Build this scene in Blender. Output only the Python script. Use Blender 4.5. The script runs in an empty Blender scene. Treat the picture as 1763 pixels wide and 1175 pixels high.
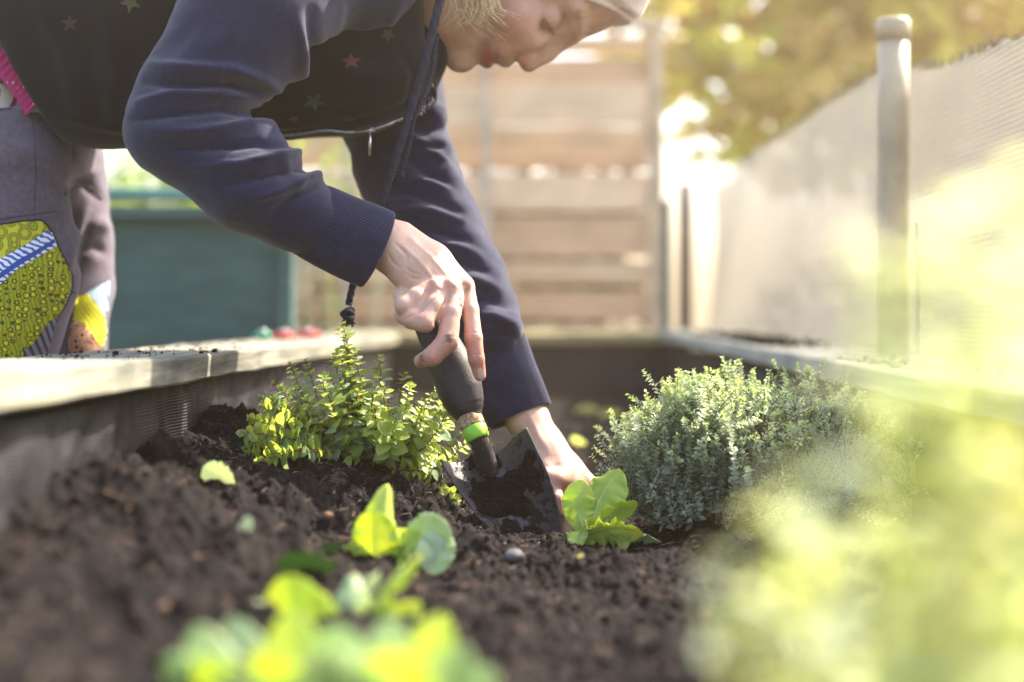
import bpy, bmesh, math, random
import numpy as np
from mathutils import Vector, Matrix
from mathutils.bvhtree import BVHTree
random.seed(7); rng = np.random.default_rng(7)
S = bpy.context.scene
COL = S.collection
R = math.radians
# ------------------------------------------------------------------ camera
H = 0.66                      # lens height above the garden ground
F = 1763 * 50 / 36            # focal length in photo pixels
HZ = 545.0                    # horizon row in the photo
cd = bpy.data.cameras.new('camera'); cam = bpy.data.objects.new('camera', cd); COL.objects.link(cam)
cam.location = (0, 0, H); cam.rotation_euler = (R(90), 0, 0)
cd.lens = 50; cd.sensor_width = 36; cd.shift_y = -(587.5 - HZ) / 1763
cd.clip_start = 0.02; cd.clip_end = 500
cd.dof.use_dof = True; cd.dof.focus_distance = 1.36; cd.dof.aperture_fstop = 2.2
S.camera = cam
# ------------------------------------------------------------------ world, sun, exposure
SUN_AZ, SUN_EL = R(55), R(47)     # azimuth clockwise from +Y, elevation
w = bpy.data.worlds.new('World'); S.world = w; w.use_nodes = True
nt = w.node_tree; nt.nodes.clear()
sky = nt.nodes.new('ShaderNodeTexSky'); sky.sky_type = 'NISHITA'; sky.sun_disc = False
sky.sun_elevation = SUN_EL; sky.sun_rotation = SUN_AZ; sky.dust_density = 2.0; sky.ozone_density = 1.0
bgn = nt.nodes.new('ShaderNodeBackground'); bgn.inputs[1].default_value = 0.15
on = nt.nodes.new('ShaderNodeOutputWorld')
nt.links.new(sky.outputs[0], bgn.inputs[0]); nt.links.new(bgn.outputs[0], on.inputs[0])
sl = bpy.data.lights.new('sun', 'SUN'); sl.energy = 4.0; sl.angle = R(0.5); sl.color = (1.0, 0.91, 0.76)
sun = bpy.data.objects.new('sun', sl); COL.objects.link(sun)
sdir = Vector((math.sin(SUN_AZ) * math.cos(SUN_EL), math.cos(SUN_AZ) * math.cos(SUN_EL), math.sin(SUN_EL)))
sun.rotation_euler = sdir.to_track_quat('Z', 'Y').to_euler()
vs = S.view_settings
S.display_settings.display_device = 'sRGB'
vs.view_transform = 'Standard'; vs.look = 'None'; vs.gamma = 1; vs.use_curve_mapping = False
vs.exposure = 2.4
S.cycles.use_denoising = True
try: S.cycles.denoiser = 'OPENIMAGEDENOISE'
except Exception: pass
S.cycles.max_bounces = 10; S.cycles.transparent_max_bounces = 12; S.cycles.volume_bounces = 0
S.cycles.sample_clamp_indirect = 6; S.cycles.sample_clamp_direct = 0; S.cycles.caustics_reflective = False; S.cycles.caustics_refractive = False

# ------------------------------------------------------------------ added haze volume, stands in for the warm lens flare veil
HAZE = 0.028
def haze():
    m = bpy.data.materials.new('haze'); m.use_nodes = True; n, l = m.node_tree.nodes, m.node_tree.links; n.clear()
    o = n.new('ShaderNodeOutputMaterial'); v = n.new('ShaderNodeVolumePrincipled'); v.inputs['Density'].default_value = HAZE
    v.inputs['Color'].default_value = (1.0, .74, .46, 1); v.inputs['Anisotropy'].default_value = .80; l.new(v.outputs[0], o.inputs['Volume'])
    me = bpy.data.meshes.new('haze'); bm = bmesh.new(); bmesh.ops.create_cube(bm, size=1); bm.to_mesh(me); bm.free(); me.materials.append(m)
    b = bpy.data.objects.new('haze', me); COL.objects.link(b); b.scale = (420, 420, 6.2); b.location = (0, 3, 1.9); b['kind'] = 'stuff'; b['label'] = 'thin warm haze added to imitate the lens flare glow'
haze()
# ------------------------------------------------------------------ helpers
def P(px, py, d):
    """world point at distance d seen at photo pixel (px, py)"""
    return np.array([(px - 881.5) * d / F, d, H + (HZ - py) * d / F])
def M(px, d): return px * d / F      # photo pixels to metres at distance d
def to_px(v):
    v = np.asarray(v); d = v[:, 1]
    return np.stack([881.5 + v[:, 0] * F / d, HZ - (v[:, 2] - H) * F / d], 1)

def mesh_obj(name, verts, faces, mat=None, parent=None, smooth=True):
    me = bpy.data.meshes.new(name)
    verts = np.asarray(verts, dtype=np.float32)
    if isinstance(faces, np.ndarray) and faces.ndim == 2:
        n, k = faces.shape
        me.vertices.add(len(verts)); me.vertices.foreach_set('co', verts.ravel())
        me.loops.add(n * k); me.loops.foreach_set('vertex_index', faces.astype(np.int32).ravel())
        me.polygons.add(n); me.polygons.foreach_set('loop_start', np.arange(0, n * k, k, dtype=np.int32))
        try: me.polygons.foreach_set('loop_total', np.full(n, k, dtype=np.int32))
        except Exception: pass
        me.update(calc_edges=True); me.validate()
    else:
        me.from_pydata(verts.tolist(), [], faces); me.update()
    if smooth: me.polygons.foreach_set('use_smooth', np.ones(len(me.polygons), dtype=bool))
    if mat is not None: me.materials.append(mat)
    o = bpy.data.objects.new(name, me); COL.objects.link(o)
    if parent is not None: o.parent = parent; o.matrix_parent_inverse = Matrix.Translation(-Vector(parent.location))
    return o
def tag(o, label=None, cat=None, group=None, kind=None):
    if label: o['label'] = label
    if cat: o['category'] = cat
    if group: o['group'] = group
    if kind: o['kind'] = kind
    return o
def empty(name, loc, label, cat, group=None):
    o = bpy.data.objects.new(name, None); COL.objects.link(o); o.location = Vector(loc); o.empty_display_size = .05
    return tag(o, label, cat, group)
def inst(name, me, mtx, parent):
    o = bpy.data.objects.new(name, me); COL.objects.link(o); o.parent = parent
    o.matrix_parent_inverse = Matrix.Translation(-Vector(parent.location)); o.matrix_basis = mtx
    return o

# --- noise (numpy)
def _h(ix, iy, iz, seed):
    n = (ix.astype(np.int64) * 374761393 + iy.astype(np.int64) * 668265263 + iz.astype(np.int64) * 2147483647 + seed * 1274126177) & 0xffffffff
    n = ((n ^ (n >> 13)) * 1274126177) & 0xffffffff
    return ((n ^ (n >> 16)) & 0xffff) / 32767.5 - 1.0
def noise3(x, y, z=None, seed=0):
    if z is None: z = np.zeros_like(x)
    ix, iy, iz = np.floor(x), np.floor(y), np.floor(z)
    fx, fy, fz = x - ix, y - iy, z - iz
    fx, fy, fz = [t * t * (3 - 2 * t) for t in (fx, fy, fz)]
    r = 0
    for a in (0, 1):
        wx = fx if a else 1 - fx
        for b in (0, 1):
            wy = fy if b else 1 - fy
            for c in (0, 1):
                wz = fz if c else 1 - fz
                r = r + wx * wy * wz * _h(ix + a, iy + b, iz + c, seed)
    return r
def fbm(x, y, z=None, oct=4, seed=0, bill=False):
    r, a, s = 0, 1.0, 0
    for i in range(oct):
        q = 2 ** i
        n = noise3(x * q, y * q, None if z is None else z * q, seed + i * 17)
        if bill: n = np.abs(n) * 2 - .6
        r = r + a * n; s += a; a *= .5
    return r / s

# --- signed distance sculpting + surface nets
class Field:
    def __init__(s, lo, hi, h):
        lo, hi = np.minimum(lo, hi).astype(float), np.maximum(lo, hi).astype(float)
        s.h = h; s.o = lo
        s.n = np.ceil((hi - s.o) / h).astype(int) + 1
        s.f = np.full(s.n, 1.0, dtype=np.float32)
    def sub(s, lo, hi):
        a = np.clip(np.floor((np.array(lo) - s.o) / s.h).astype(int), 0, s.n)
        b = np.clip(np.ceil((np.array(hi) - s.o) / s.h).astype(int) + 1, 0, s.n)
        if (b <= a).any(): return None
        g = [(s.o[i] + s.h * np.arange(a[i], b[i])).astype(np.float32) for i in range(3)]
        return (slice(a[0], b[0]), slice(a[1], b[1]), slice(a[2], b[2])), g[0][:, None, None], g[1][None, :, None], g[2][None, None, :]
    def comb(s, sl, d, k, op):
        f = s.f[sl]
        if op == 'u':
            h = np.clip(.5 + .5 * (d - f) / k, 0, 1); s.f[sl] = d + (f - d) * h - k * h * (1 - h)
        else:
            d = -d; h = np.clip(.5 - .5 * (d - f) / k, 0, 1); s.f[sl] = d + (f - d) * h + k * h * (1 - h)
    def cap(s, a, ra, b, rb, k=.008, op='u'):
        a = np.array(a, float); b = np.array(b, float); m = max(ra, rb) + k + 2 * s.h
        q = s.sub(np.minimum(a, b) - m, np.maximum(a, b) + m)
        if q is None: return
        sl, X, Y, Z = q; ba = b - a; L = max(1e-9, float(ba @ ba))
        t = np.clip(((X - a[0]) * ba[0] + (Y - a[1]) * ba[1] + (Z - a[2]) * ba[2]) / L, 0, 1)
        d = np.sqrt((X - a[0] - t * ba[0]) ** 2 + (Y - a[1] - t * ba[1]) ** 2 + (Z - a[2] - t * ba[2]) ** 2) - (ra + (rb - ra) * t)
        s.comb(sl, d, k, op)
    def chain(s, pts, k=.008, op='u'):
        """pts: (px, py, d, r_px)"""
        for p, q in zip(pts[:-1], pts[1:]):
            s.cap(P(*p[:3]), M(p[3], p[2]), P(*q[:3]), M(q[3], q[2]), k, op)
    def ell(s, c, rad, axes=None, k=.008, op='u'):
        c = np.array(c, float); m = max(rad) + k + 2 * s.h
        q = s.sub(c - m, c + m)
        if q is None: return
        sl, X, Y, Z = q; ax = np.eye(3) if axes is None else np.array(axes)
        l = [((X - c[0]) * ax[i][0] + (Y - c[1]) * ax[i][1] + (Z - c[2]) * ax[i][2]) for i in range(3)]
        k0 = np.sqrt(sum((l[i] / rad[i]) ** 2 for i in range(3))) + 1e-9
        k1 = np.sqrt(sum((l[i] / rad[i] ** 2) ** 2 for i in range(3))) + 1e-9
        s.comb(sl, k0 * (k0 - 1) / k1, k, op)
    def plane(s, p, n):
        """keep the side the normal n points away from"""
        sl, X, Y, Z = s.sub(s.o, s.o + s.h * s.n)
        n = np.array(n, float); n /= np.linalg.norm(n)
        s.f = np.maximum(s.f, ((X - p[0]) * n[0] + (Y - p[1]) * n[1] + (Z - p[2]) * n[2]).astype(np.float32))
    def mesh(s):
        f = s.f; ins = f < 0; n = np.array(f.shape)
        c = ins[:-1, :-1, :-1].astype(np.int8)
        for a in (0, 1):
            for b in (0, 1):
                for e in (0, 1):
                    if a or b or e: c = c + ins[a:n[0] - 1 + a, b:n[1] - 1 + b, e:n[2] - 1 + e]
        act = np.argwhere((c > 0) & (c < 8))
        idx = np.full(c.shape, -1, dtype=np.int64); idx[act[:, 0], act[:, 1], act[:, 2]] = np.arange(len(act))
        acc = np.zeros((len(act), 3)); cnt = np.zeros(len(act))
        cor = [(a, b, e) for a in (0, 1) for b in (0, 1) for e in (0, 1)]
        vals = {q: f[act[:, 0] + q[0], act[:, 1] + q[1], act[:, 2] + q[2]].astype(float) for q in cor}
        for q in cor:
            for ax in range(3):
                if q[ax] == 0:
                    r = list(q); r[ax] = 1; r = tuple(r); v0, v1 = vals[q], vals[r]
                    m = (v0 < 0) != (v1 < 0)
                    t = np.where(m, v0 / np.where(m, v0 - v1, 1), 0)
                    pt = np.tile(np.array(q, float), (len(act), 1)); pt[:, ax] = t
                    acc[m] += pt[m]; cnt[m] += 1
        V = s.o + s.h * (act + acc / np.maximum(cnt, 1)[:, None])
        Fs = []
        for ax in range(3):
            o1, o2 = (ax + 1) % 3, (ax + 2) % 3
            sa = [slice(None)] * 3; sb = [slice(None)] * 3; sa[ax] = slice(0, -1); sb[ax] = slice(1, None)
            e = ins[tuple(sa)] != ins[tuple(sb)]
            q = np.argwhere(e); q = q[(q[:, o1] > 0) & (q[:, o2] > 0) & (q[:, o1] < n[o1] - 1) & (q[:, o2] < n[o2] - 1)]
            inside0 = ins[q[:, 0], q[:, 1], q[:, 2]]
            def g(d1, d2):
                z = q.copy(); z[:, o1] -= d1; z[:, o2] -= d2; return idx[z[:, 0], z[:, 1], z[:, 2]]
            quad = np.stack([g(0, 0), g(1, 0), g(1, 1), g(0, 1)], 1)
            quad[~inside0] = quad[~inside0][:, ::-1]
            Fs.append(quad[:, ::1])
        return V, np.concatenate(Fs)
def vnormals(V, Fq):
    a, b, c, d = (V[Fq[:, i]] for i in range(4))
    n = np.cross(c - a, d - b); N = np.zeros_like(V)
    for i in range(4): np.add.at(N, Fq[:, i], n)
    return N / (np.linalg.norm(N, axis=1, keepdims=True) + 1e-12)
def relax(V, Fq, it=2, lam=.5):
    for _ in range(it):
        A = np.zeros_like(V); C = np.zeros(len(V))
        for i in range(4):
            np.add.at(A, Fq[:, i], V[Fq[:, (i + 1) % 4]] + V[Fq[:, (i - 1) % 4]]); np.add.at(C, Fq[:, i], 2)
        V = V + lam * (A / np.maximum(C, 1)[:, None] - V)
    return V
def polydist(px, pts):
    best = np.full(len(px), 1e9); tt = np.zeros(len(px)); n = len(pts) - 1
    for i in range(n):
        a = np.array(pts[i], float); b = np.array(pts[i + 1], float); ba = b - a
        t = np.clip(((px - a) @ ba) / (ba @ ba), 0, 1); d = np.linalg.norm(px - a - t[:, None] * ba, axis=1)
        m = d < best; best[m] = d[m]; tt[m] = (i + t[m]) / n
    return best, tt
def folds(V, N, ridges, front=-.25):
    """ridges: (points px, amplitude m, width px); pushes the cloth in or out along them"""
    px = to_px(V); disp = np.zeros(len(V)); toC = np.array([0, 0, H]) - V; toC /= np.linalg.norm(toC, axis=1, keepdims=True)
    fm = np.clip(((N * toC).sum(1) - front) * 4, 0, 1)
    for pts, amp, sg in ridges:
        d, t = polydist(px, pts); disp += amp * np.exp(-(d / sg) ** 2) * (np.clip(np.sin(np.pi * (t * .9 + .05)), 0, 1) ** .6)
    return V + N * (disp * fm)[:, None]

# --- materials
def nodes(mat): return mat.node_tree.nodes, mat.node_tree.links
def ramp(n, stops):
    r = n.new('ShaderNodeValToRGB'); e = r.color_ramp.elements
    while len(e) < len(stops): e.new(.5)
    for i, (p, c) in enumerate(stops): e[i].position = p; e[i].color = (*c, 1)
    return r
def mat_noise(name, c1, c2, scale=20, rough=.8, bump=.0, bscale=200, stretch=(1, 1, 1), detail=6, spec=.3, c3=None, sheen=0, bdist=.001, lo=.35, hi=.65, metallic=0):
    m = bpy.data.materials.new(name); m.use_nodes = True; n, l = nodes(m); b = n['Principled BSDF']
    tc = n.new('ShaderNodeNewGeometry'); mp = n.new('ShaderNodeMapping'); mp.inputs['Scale'].default_value = stretch
    l.new(tc.outputs['Position'], mp.inputs[0])
    t = n.new('ShaderNodeTexNoise'); t.inputs['Scale'].default_value = scale; t.inputs['Detail'].default_value = detail; t.inputs['Roughness'].default_value = .6
    l.new(mp.outputs[0], t.inputs['Vector'])
    st = [(lo, c1), (hi, c2)] if c3 is None else [(lo, c1), ((lo + hi) / 2, c2), (hi, c3)]
    r = ramp(n, st); l.new(t.outputs['Fac'], r.inputs[0]); l.new(r.outputs[0], b.inputs['Base Color'])
    b.inputs['Roughness'].default_value = rough; b.inputs['Specular IOR Level'].default_value = spec; b.inputs['Metallic'].default_value = metallic
    if sheen: b.inputs['Sheen Weight'].default_value = sheen; b.inputs['Sheen Roughness'].default_value = .5
    if bump:
        t2 = n.new('ShaderNodeTexNoise'); t2.inputs['Scale'].default_value = bscale; t2.inputs['Detail'].default_value = 5
        l.new(mp.outputs[0], t2.inputs['Vector'])
        bp = n.new('ShaderNodeBump'); bp.inputs['Strength'].default_value = bump; bp.inputs['Distance'].default_value = bdist
        l.new(t2.outputs['Fac'], bp.inputs['Height']); l.new(bp.outputs[0], b.inputs['Normal'])
    return m
def mat_leaf(name, c1, c2, trans, mix=.45, rough=.45, scale=60, vein=True):
    m = bpy.data.materials.new(name); m.use_nodes = True; n, l = nodes(m); b = n['Principled BSDF']; out = n['Material Output']
    g = n.new('ShaderNodeNewGeometry'); t = n.new('ShaderNodeTexNoise'); t.inputs['Scale'].default_value = scale; t.inputs['Detail'].default_value = 5
    l.new(g.outputs['Position'], t.inputs['Vector'])
    oi = n.new('ShaderNodeObjectInfo'); ad = n.new('ShaderNodeMath'); ad.operation = 'MULTIPLY_ADD'; ad.inputs[1].default_value = .35; 
    l.new(oi.outputs['Random'], ad.inputs[0]); l.new(t.outputs['Fac'], ad.inputs[2])
    r = ramp(n, [(.4, c1), (.9, c2)]); l.new(ad.outputs[0], r.inputs[0]); l.new(r.outputs[0], b.inputs['Base Color'])
    b.inputs['Roughness'].default_value = rough; b.inputs['Specular IOR Level'].default_value = .35
    tr = n.new('ShaderNodeBsdfTranslucent')
    mc = n.new('ShaderNodeMix'); mc.data_type = 'RGBA'; mc.blend_type = 'MULTIPLY'; mc.inputs[0].default_value = .35
    mc.inputs[6].default_value = (*trans, 1); l.new(t.outputs['Color'], mc.inputs[7]); l.new(mc.outputs[2], tr.inputs[0])
    mx = n.new('ShaderNodeMixShader'); mx.inputs[0].default_value = mix
    l.new(b.outputs[0], mx.inputs[1]); l.new(tr.outputs[0], mx.inputs[2]); l.new(mx.outputs[0], out.inputs[0])
    if vein:
        bp = n.new('ShaderNodeBump'); bp.inputs['Strength'].default_value = .5; bp.inputs['Distance'].default_value = .0006
        t2 = n.new('ShaderNodeTexVoronoi'); t2.inputs['Scale'].default_value = scale * 5; t2.feature = 'DISTANCE_TO_EDGE'
        l.new(g.outputs['Position'], t2.inputs['Vector']); l.new(t2.outputs[0], bp.inputs['Height']); l.new(bp.outputs[0], b.inputs['Normal'])
    return m
def mat_wood(name, c1, c2, c3, axis, grain=40, bump=.5, stain=.8):
    m = bpy.data.materials.new(name); m.use_nodes = True; n, l = nodes(m); b = n['Principled BSDF']
    g = n.new('ShaderNodeNewGeometry'); mp = n.new('ShaderNodeMapping'); s = [grain] * 3; s[axis] = grain * .06; mp.inputs['Scale'].default_value = s
    oi = n.new('ShaderNodeObjectInfo'); va = n.new('ShaderNodeVectorMath'); va.operation = 'ADD'
    l.new(g.outputs['Position'], va.inputs[0])
    vm = n.new('ShaderNodeVectorMath'); vm.operation = 'SCALE'; vm.inputs[0].default_value = (3, 5, 7); l.new(oi.outputs['Random'], vm.inputs['Scale']); l.new(vm.outputs[0], va.inputs[1])
    l.new(va.outputs[0], mp.inputs[0])
    t = n.new('ShaderNodeTexNoise'); t.inputs['Scale'].default_value = 1; t.inputs['Detail'].default_value = 8; t.inputs['Roughness'].default_value = .65; t.inputs['Distortion'].default_value = .6
    l.new(mp.outputs[0], t.inputs['Vector']); r = ramp(n, [(.3, c1), (.5, c2), (.72, c3)]); l.new(t.outputs['Fac'], r.inputs[0])
    t3 = n.new('ShaderNodeTexNoise'); t3.inputs['Scale'].default_value = 9; t3.inputs['Detail'].default_value = 6; l.new(va.outputs[0], t3.inputs['Vector'])
    r3 = ramp(n, [(.36, (.55, .58, .56)), (.5, (.85, .86, .82)), (.64, (1, .97, .88))]); l.new(t3.outputs['Fac'], r3.inputs[0])
    mx = n.new('ShaderNodeMix'); mx.data_type = 'RGBA'; mx.blend_type = 'MULTIPLY'; mx.inputs[0].default_value = stain
    l.new(r.outputs[0], mx.inputs[6]); l.new(r3.outputs[0], mx.inputs[7]); l.new(mx.outputs[2], b.inputs['Base Color'])
    b.inputs['Roughness'].default_value = .85; b.inputs['Specular IOR Level'].default_value = .2
    bp = n.new('ShaderNodeBump'); bp.inputs['Strength'].default_value = bump; bp.inputs['Distance'].default_value = .002
    l.new(t.outputs['Fac'], bp.inputs['Height']); l.new(bp.outputs[0], b.inputs['Normal'])
    return m

# --- simple shapes
def grid_faces(nu, nv, wrap_u=False, flip=False):
    i = np.arange(nu - (0 if wrap_u else 1)); j = np.arange(nv - 1)
    I, J = np.meshgrid(i, j, indexing='ij'); I = I.ravel(); J = J.ravel(); I2 = (I + 1) % nu
    q = np.stack([I * nv + J, I2 * nv + J, I2 * nv + J + 1, I * nv + J + 1], 1)
    return q[:, ::-1] if flip else q
def spline(pts, n):
    pts = np.array(pts, float); m = len(pts); t = np.linspace(0, m - 1, n); i = np.clip(np.floor(t).astype(int), 0, m - 2); f = (t - i)[:, None]
    p0 = pts[np.clip(i - 1, 0, m - 1)]; p1 = pts[i]; p2 = pts[i + 1]; p3 = pts[np.clip(i + 2, 0, m - 1)]
    return .5 * (2 * p1 + (p2 - p0) * f + (2 * p0 - 5 * p1 + 4 * p2 - p3) * f * f + (3 * p1 - p0 - 3 * p2 + p3) * f ** 3)
def tube_arrays(c, r, k=8, mod=None):
    c = np.asarray(c, float); n = len(c); r = np.broadcast_to(np.asarray(r, float), (n,))
    T = np.gradient(c, axis=0); T /= np.linalg.norm(T, axis=1, keepdims=True) + 1e-12
    up = np.array([0.13, 1, .21]) if abs(T[0][1]) < .9 else np.array([1., 0, .1])
    A = np.cross(T, up); A /= np.linalg.norm(A, axis=1, keepdims=True) + 1e-12; B = np.cross(T, A)
    th = np.linspace(0, 2 * np.pi, k, endpoint=False)
    rr = r[None, :] * np.ones((k, 1))
    if mod is not None: rr = rr * mod(th[:, None], np.linspace(0, 1, n)[None, :])
    V = c[None] + rr[..., None] * (np.cos(th)[:, None, None] * A[None] + np.sin(th)[:, None, None] * B[None])
    V = V.reshape(-1, 3); q = grid_faces(k, n, True)
    V = np.vstack([V, c[0], c[-1]]); i0, i1 = len(V) - 2, len(V) - 1
    e = [[((a + 1) % k) * n, a * n, i0, i0] for a in range(k)] + [[a * n + n - 1, ((a + 1) % k) * n + n - 1, i1, i1] for a in range(k)]
    return V, q.tolist() + [f[:3] for f in e]
def tube(name, c, r, mat, parent=None, k=8, mod=None):
    V, Fc = tube_arrays(c, r, k, mod); return mesh_obj(name, V, Fc, mat, parent)
class Acc:
    def __init__(s): s.v = []; s.f = []; s.n = 0
    def add(s, V, Fc):
        s.v.append(np.asarray(V, float)); s.f += [[i + s.n for i in f] for f in (Fc.tolist() if isinstance(Fc, np.ndarray) else Fc)]; s.n += len(V)
    def obj(s, name, mat, parent=None, smooth=True): return mesh_obj(name, np.vstack(s.v), s.f, mat, parent, smooth)
def board(name, lo, hi, mat, parent, axis, seg=60, wob=.002, warp=None, seed=0, bev=.003, soft=2):
    """a sawn board: box split along its length with uneven, worn edges"""
    lo = np.array(lo, float); hi = np.array(hi, float); o = [a for a in range(3) if a != axis]
    prof = []
    w0, w1 = hi[o[0]] - lo[o[0]], hi[o[1]] - lo[o[1]]
    b = min(bev, w0 * .3, w1 * .3); ns = 3
    def side(p, q):
        for t in np.linspace(0, 1, ns, endpoint=False): prof.append(np.array(p) * (1 - t) + np.array(q) * t)
    c = [(b, 0), (w0 - b, 0), (w0, b), (w0, w1 - b), (w0 - b, w1), (b, w1), (0, w1 - b), (0, b)]
    for i in range(8):
        if i % 2 == 0: side(c[i], c[(i + 1) % 8])
        else: prof.append(np.array(c[i], float))
    prof = np.array(prof); k = len(prof); L = np.linspace(lo[axis], hi[axis], seg)
    V = np.zeros((k, seg, 3)); V[:, :, axis] = L[None]
    V[:, :, o[0]] = lo[o[0]] + prof[:, 0][:, None]; V[:, :, o[1]] = lo[o[1]] + prof[:, 1][:, None]
    for a in o:
        V[:, :, a] += wob * fbm(V[:, :, 0] * 9 + seed * 3.1 + a, V[:, :, 1] * 9, V[:, :, 2] * 9, 4, seed + a)
    if warp is not None: V = warp(V)
    V = V.reshape(-1, 3)
    Fc = grid_faces(k, seg, True).tolist() + [[i * seg for i in range(k)][::-1], [i * seg + seg - 1 for i in range(k)]]
    return mesh_obj(name, V, Fc, mat, parent, smooth=False)
def bezier_leaf(base, ctrl, tip, side, width, fold=.25, ruffle=.0, nu=22, nv=11, seed=0, prof=.7, wave=5, tiproll=0, cup=0.0, teeth=0, rnd=.75):
    """leaf blade along a curved midrib with folded, ruffled margins"""
    base, ctrl, tip, side = [np.array(q, float) for q in (base, ctrl, tip, side)]
    t = np.linspace(0, 1, nu)[:, None]; c = (1 - t) ** 2 * base + 2 * t * (1 - t) * ctrl + t * t * tip
    T = np.gradient(c, axis=0); T /= np.linalg.norm(T, axis=1, keepdims=True)
    Sd = side - (T @ side)[:, None] * T; Sd /= np.linalg.norm(Sd, axis=1, keepdims=True); Nn = np.cross(T, Sd)
    tt = t[:, 0]; wd = width * (np.sin(np.pi * np.clip(tt, .0, 1) ** prof) ** rnd * .96 + .07 * (1 - tt)) 
    v = np.linspace(-1, 1, nv)
    r = random.Random(seed); ph = r.random() * 6; ph2 = r.random() * 6
    V = np.zeros((nu, nv, 3))
    for j, vj in enumerate(v):
        e = abs(vj)
        tj = 1 + teeth * np.sin(tt * 75 + ph + vj) * (e > .95)
        ru = 1.5 * ruffle * width * e ** 2.2 * (np.sin(tt * wave * 6.28 + ph + (vj > 0) * ph2) * .7 + .5 * np.sin(tt * wave * 14 + ph2 * 2 + vj))
        V[:, j] = c + Sd * (vj * wd * tj * (1 - .15 * fold))[:, None] + Nn * (fold * wd * e ** 1.4 + ru * np.sin(np.pi * np.clip(tt * 1.05, 0, 1)) - .05 * wd * (e < .15) + cup * wd * e * e)[:, None]
    return V.reshape(-1, 3), grid_faces(nu, nv)

# ------------------------------------------------------------------ materials
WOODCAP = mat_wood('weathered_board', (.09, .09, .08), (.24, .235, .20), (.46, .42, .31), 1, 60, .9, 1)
WOODBACK = mat_wood('yellowed_board', (.34, .26, .12), (.52, .42, .20), (.66, .56, .32), 0, 45)
WOODSLAT = mat_wood('fence_wood', (.44, .33, .25), (.64, .51, .41), (.76, .64, .54), 0, 26)
WOODPOST = mat_wood('fence_frame_wood', (.46, .32, .21), (.64, .47, .33), (.74, .58, .43), 2, 26)
DARKWOOD = mat_wood('dark_damp_wood', (.04, .03, .025), (.07, .05, .04), (.10, .07, .055), 1, 30)
SOIL = mat_noise('dark_soil', (.0025, .002, .0022), (.0065, .0046, .0048), 70, .95, 1.0, 700, c3=(.021, .0125, .011), bdist=.0016, spec=.2, lo=.3, hi=.75)
CRUMB = mat_noise('soil_crumb', (.005, .0035, .0035), (.014, .009, .0085), 90, .95, .8, 700, c3=(.034, .020, .018), spec=.2, lo=.3, hi=.75)
FIBRE = mat_noise('dry_fibre', (.03, .02, .014), (.08, .052, .038), 60, .9, c3=(.22, .16, .11))
STONE = mat_noise('pebble_stone', (.06, .055, .065), (.12, .11, .125), 80, .7, .4, 300)
GROUND = mat_noise('garden_ground', (.07, .075, .04), (.16, .15, .10), 3, .95, .4, 40, c3=(.24, .22, .16))
GRASS = mat_leaf('grass_blades', (.06, .12, .02), (.16, .26, .05), (.3, .45, .06), .35, .6, 8, False)
def with_weave(m, sx, st=.5, dist=.0006, ax=(0, 2)):
    n, l = nodes(m); b = n['Principled BSDF']; g = n.new('ShaderNodeNewGeometry'); sp = n.new('ShaderNodeSeparateXYZ'); l.new(g.outputs['Position'], sp.inputs[0])
    outs = []
    for a in ax:
        q = n.new('ShaderNodeMath'); q.operation = 'MULTIPLY'; q.inputs[1].default_value = sx; l.new(sp.outputs[a], q.inputs[0])
        s = n.new('ShaderNodeMath'); s.operation = 'SINE'; l.new(q.outputs[0], s.inputs[0]); outs.append(s)
    ad = n.new('ShaderNodeMath'); ad.operation = 'ADD'; l.new(outs[0].outputs[0], ad.inputs[0]); l.new(outs[1].outputs[0], ad.inputs[1])
    bp = n.new('ShaderNodeBump'); bp.inputs['Strength'].default_value = st; bp.inputs['Distance'].default_value = dist
    l.new(ad.outputs[0], bp.inputs['Height'])
    if b.inputs['Normal'].links: l.new(b.inputs['Normal'].links[0].from_socket, bp.inputs['Normal'])
    l.new(bp.outputs[0], b.inputs['Normal'])
    return m
LINER = with_weave(mat_noise('woven_liner', (.005, .005, .0075), (.012, .0125, .017), 14, .5, spec=.35), 2200, .5, .0005, (1, 2))
NAVY = mat_noise('navy_sweatshirt', (.0075, .009, .029), (.016, .0185, .054), 240, .95, .9, 900, spec=.12, sheen=.22, bdist=.0007, lo=.25, hi=.75)
RIB = mat_noise('navy_ribbing', (.009, .011, .033), (.017, .020, .054), 60, .95, .4, 2600, spec=.12, sheen=.3, bdist=.0004)
VEST = mat_noise('black_vest', (.003, .003, .0045), (.006, .0055, .008), 24, .95, .4, 1600, spec=.15, sheen=.12, bdist=.0005)
ZIP = mat_noise('zipper_tape', (.02, .02, .03), (.035, .035, .05), 300, .7, .5, 2000)
METAL = mat_noise('zipper_metal', (.35, .33, .33), (.6, .58, .56), 300, .3, metallic=1)
TROU = mat_noise('mauve_trousers', (.092, .076, .104), (.130, .108, .142), 200, .95, .9, 900, spec=.12, sheen=.15, bdist=.0005)
BAND = mat_noise('peach_headband', (.62, .46, .40), (.78, .62, .54), 40, .9, .3, 1200, sheen=.3)
HAIRM = mat_noise('blond_hair', (.50, .34, .17), (.80, .64, .40), 150, .45, spec=.6)
LASH = mat_noise('dark_lash', (.03, .018, .01), (.06, .035, .02), 100, .6)
CORDM = mat_noise('navy_cord', (.010, .011, .022), (.026, .029, .052), 900, .9, .5, 3000, spec=.2)
BOOT = mat_noise('boot_leather', (.02, .015, .012), (.05, .035, .025), 20, .6)
LETT = mat_leaf('lettuce_green', (.42, .55, .10), (.64, .75, .20), (.84, .94, .18), .5, .42, 45)
LETT2 = mat_leaf('lettuce_pale', (.46, .58, .30), (.62, .72, .44), (.56, .70, .28), .32, .5, 45)
OREG = mat_leaf('oregano_leaf', (.34, .42, .07), (.58, .64, .18), (.75, .85, .12), .45, .5, 40)
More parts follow.
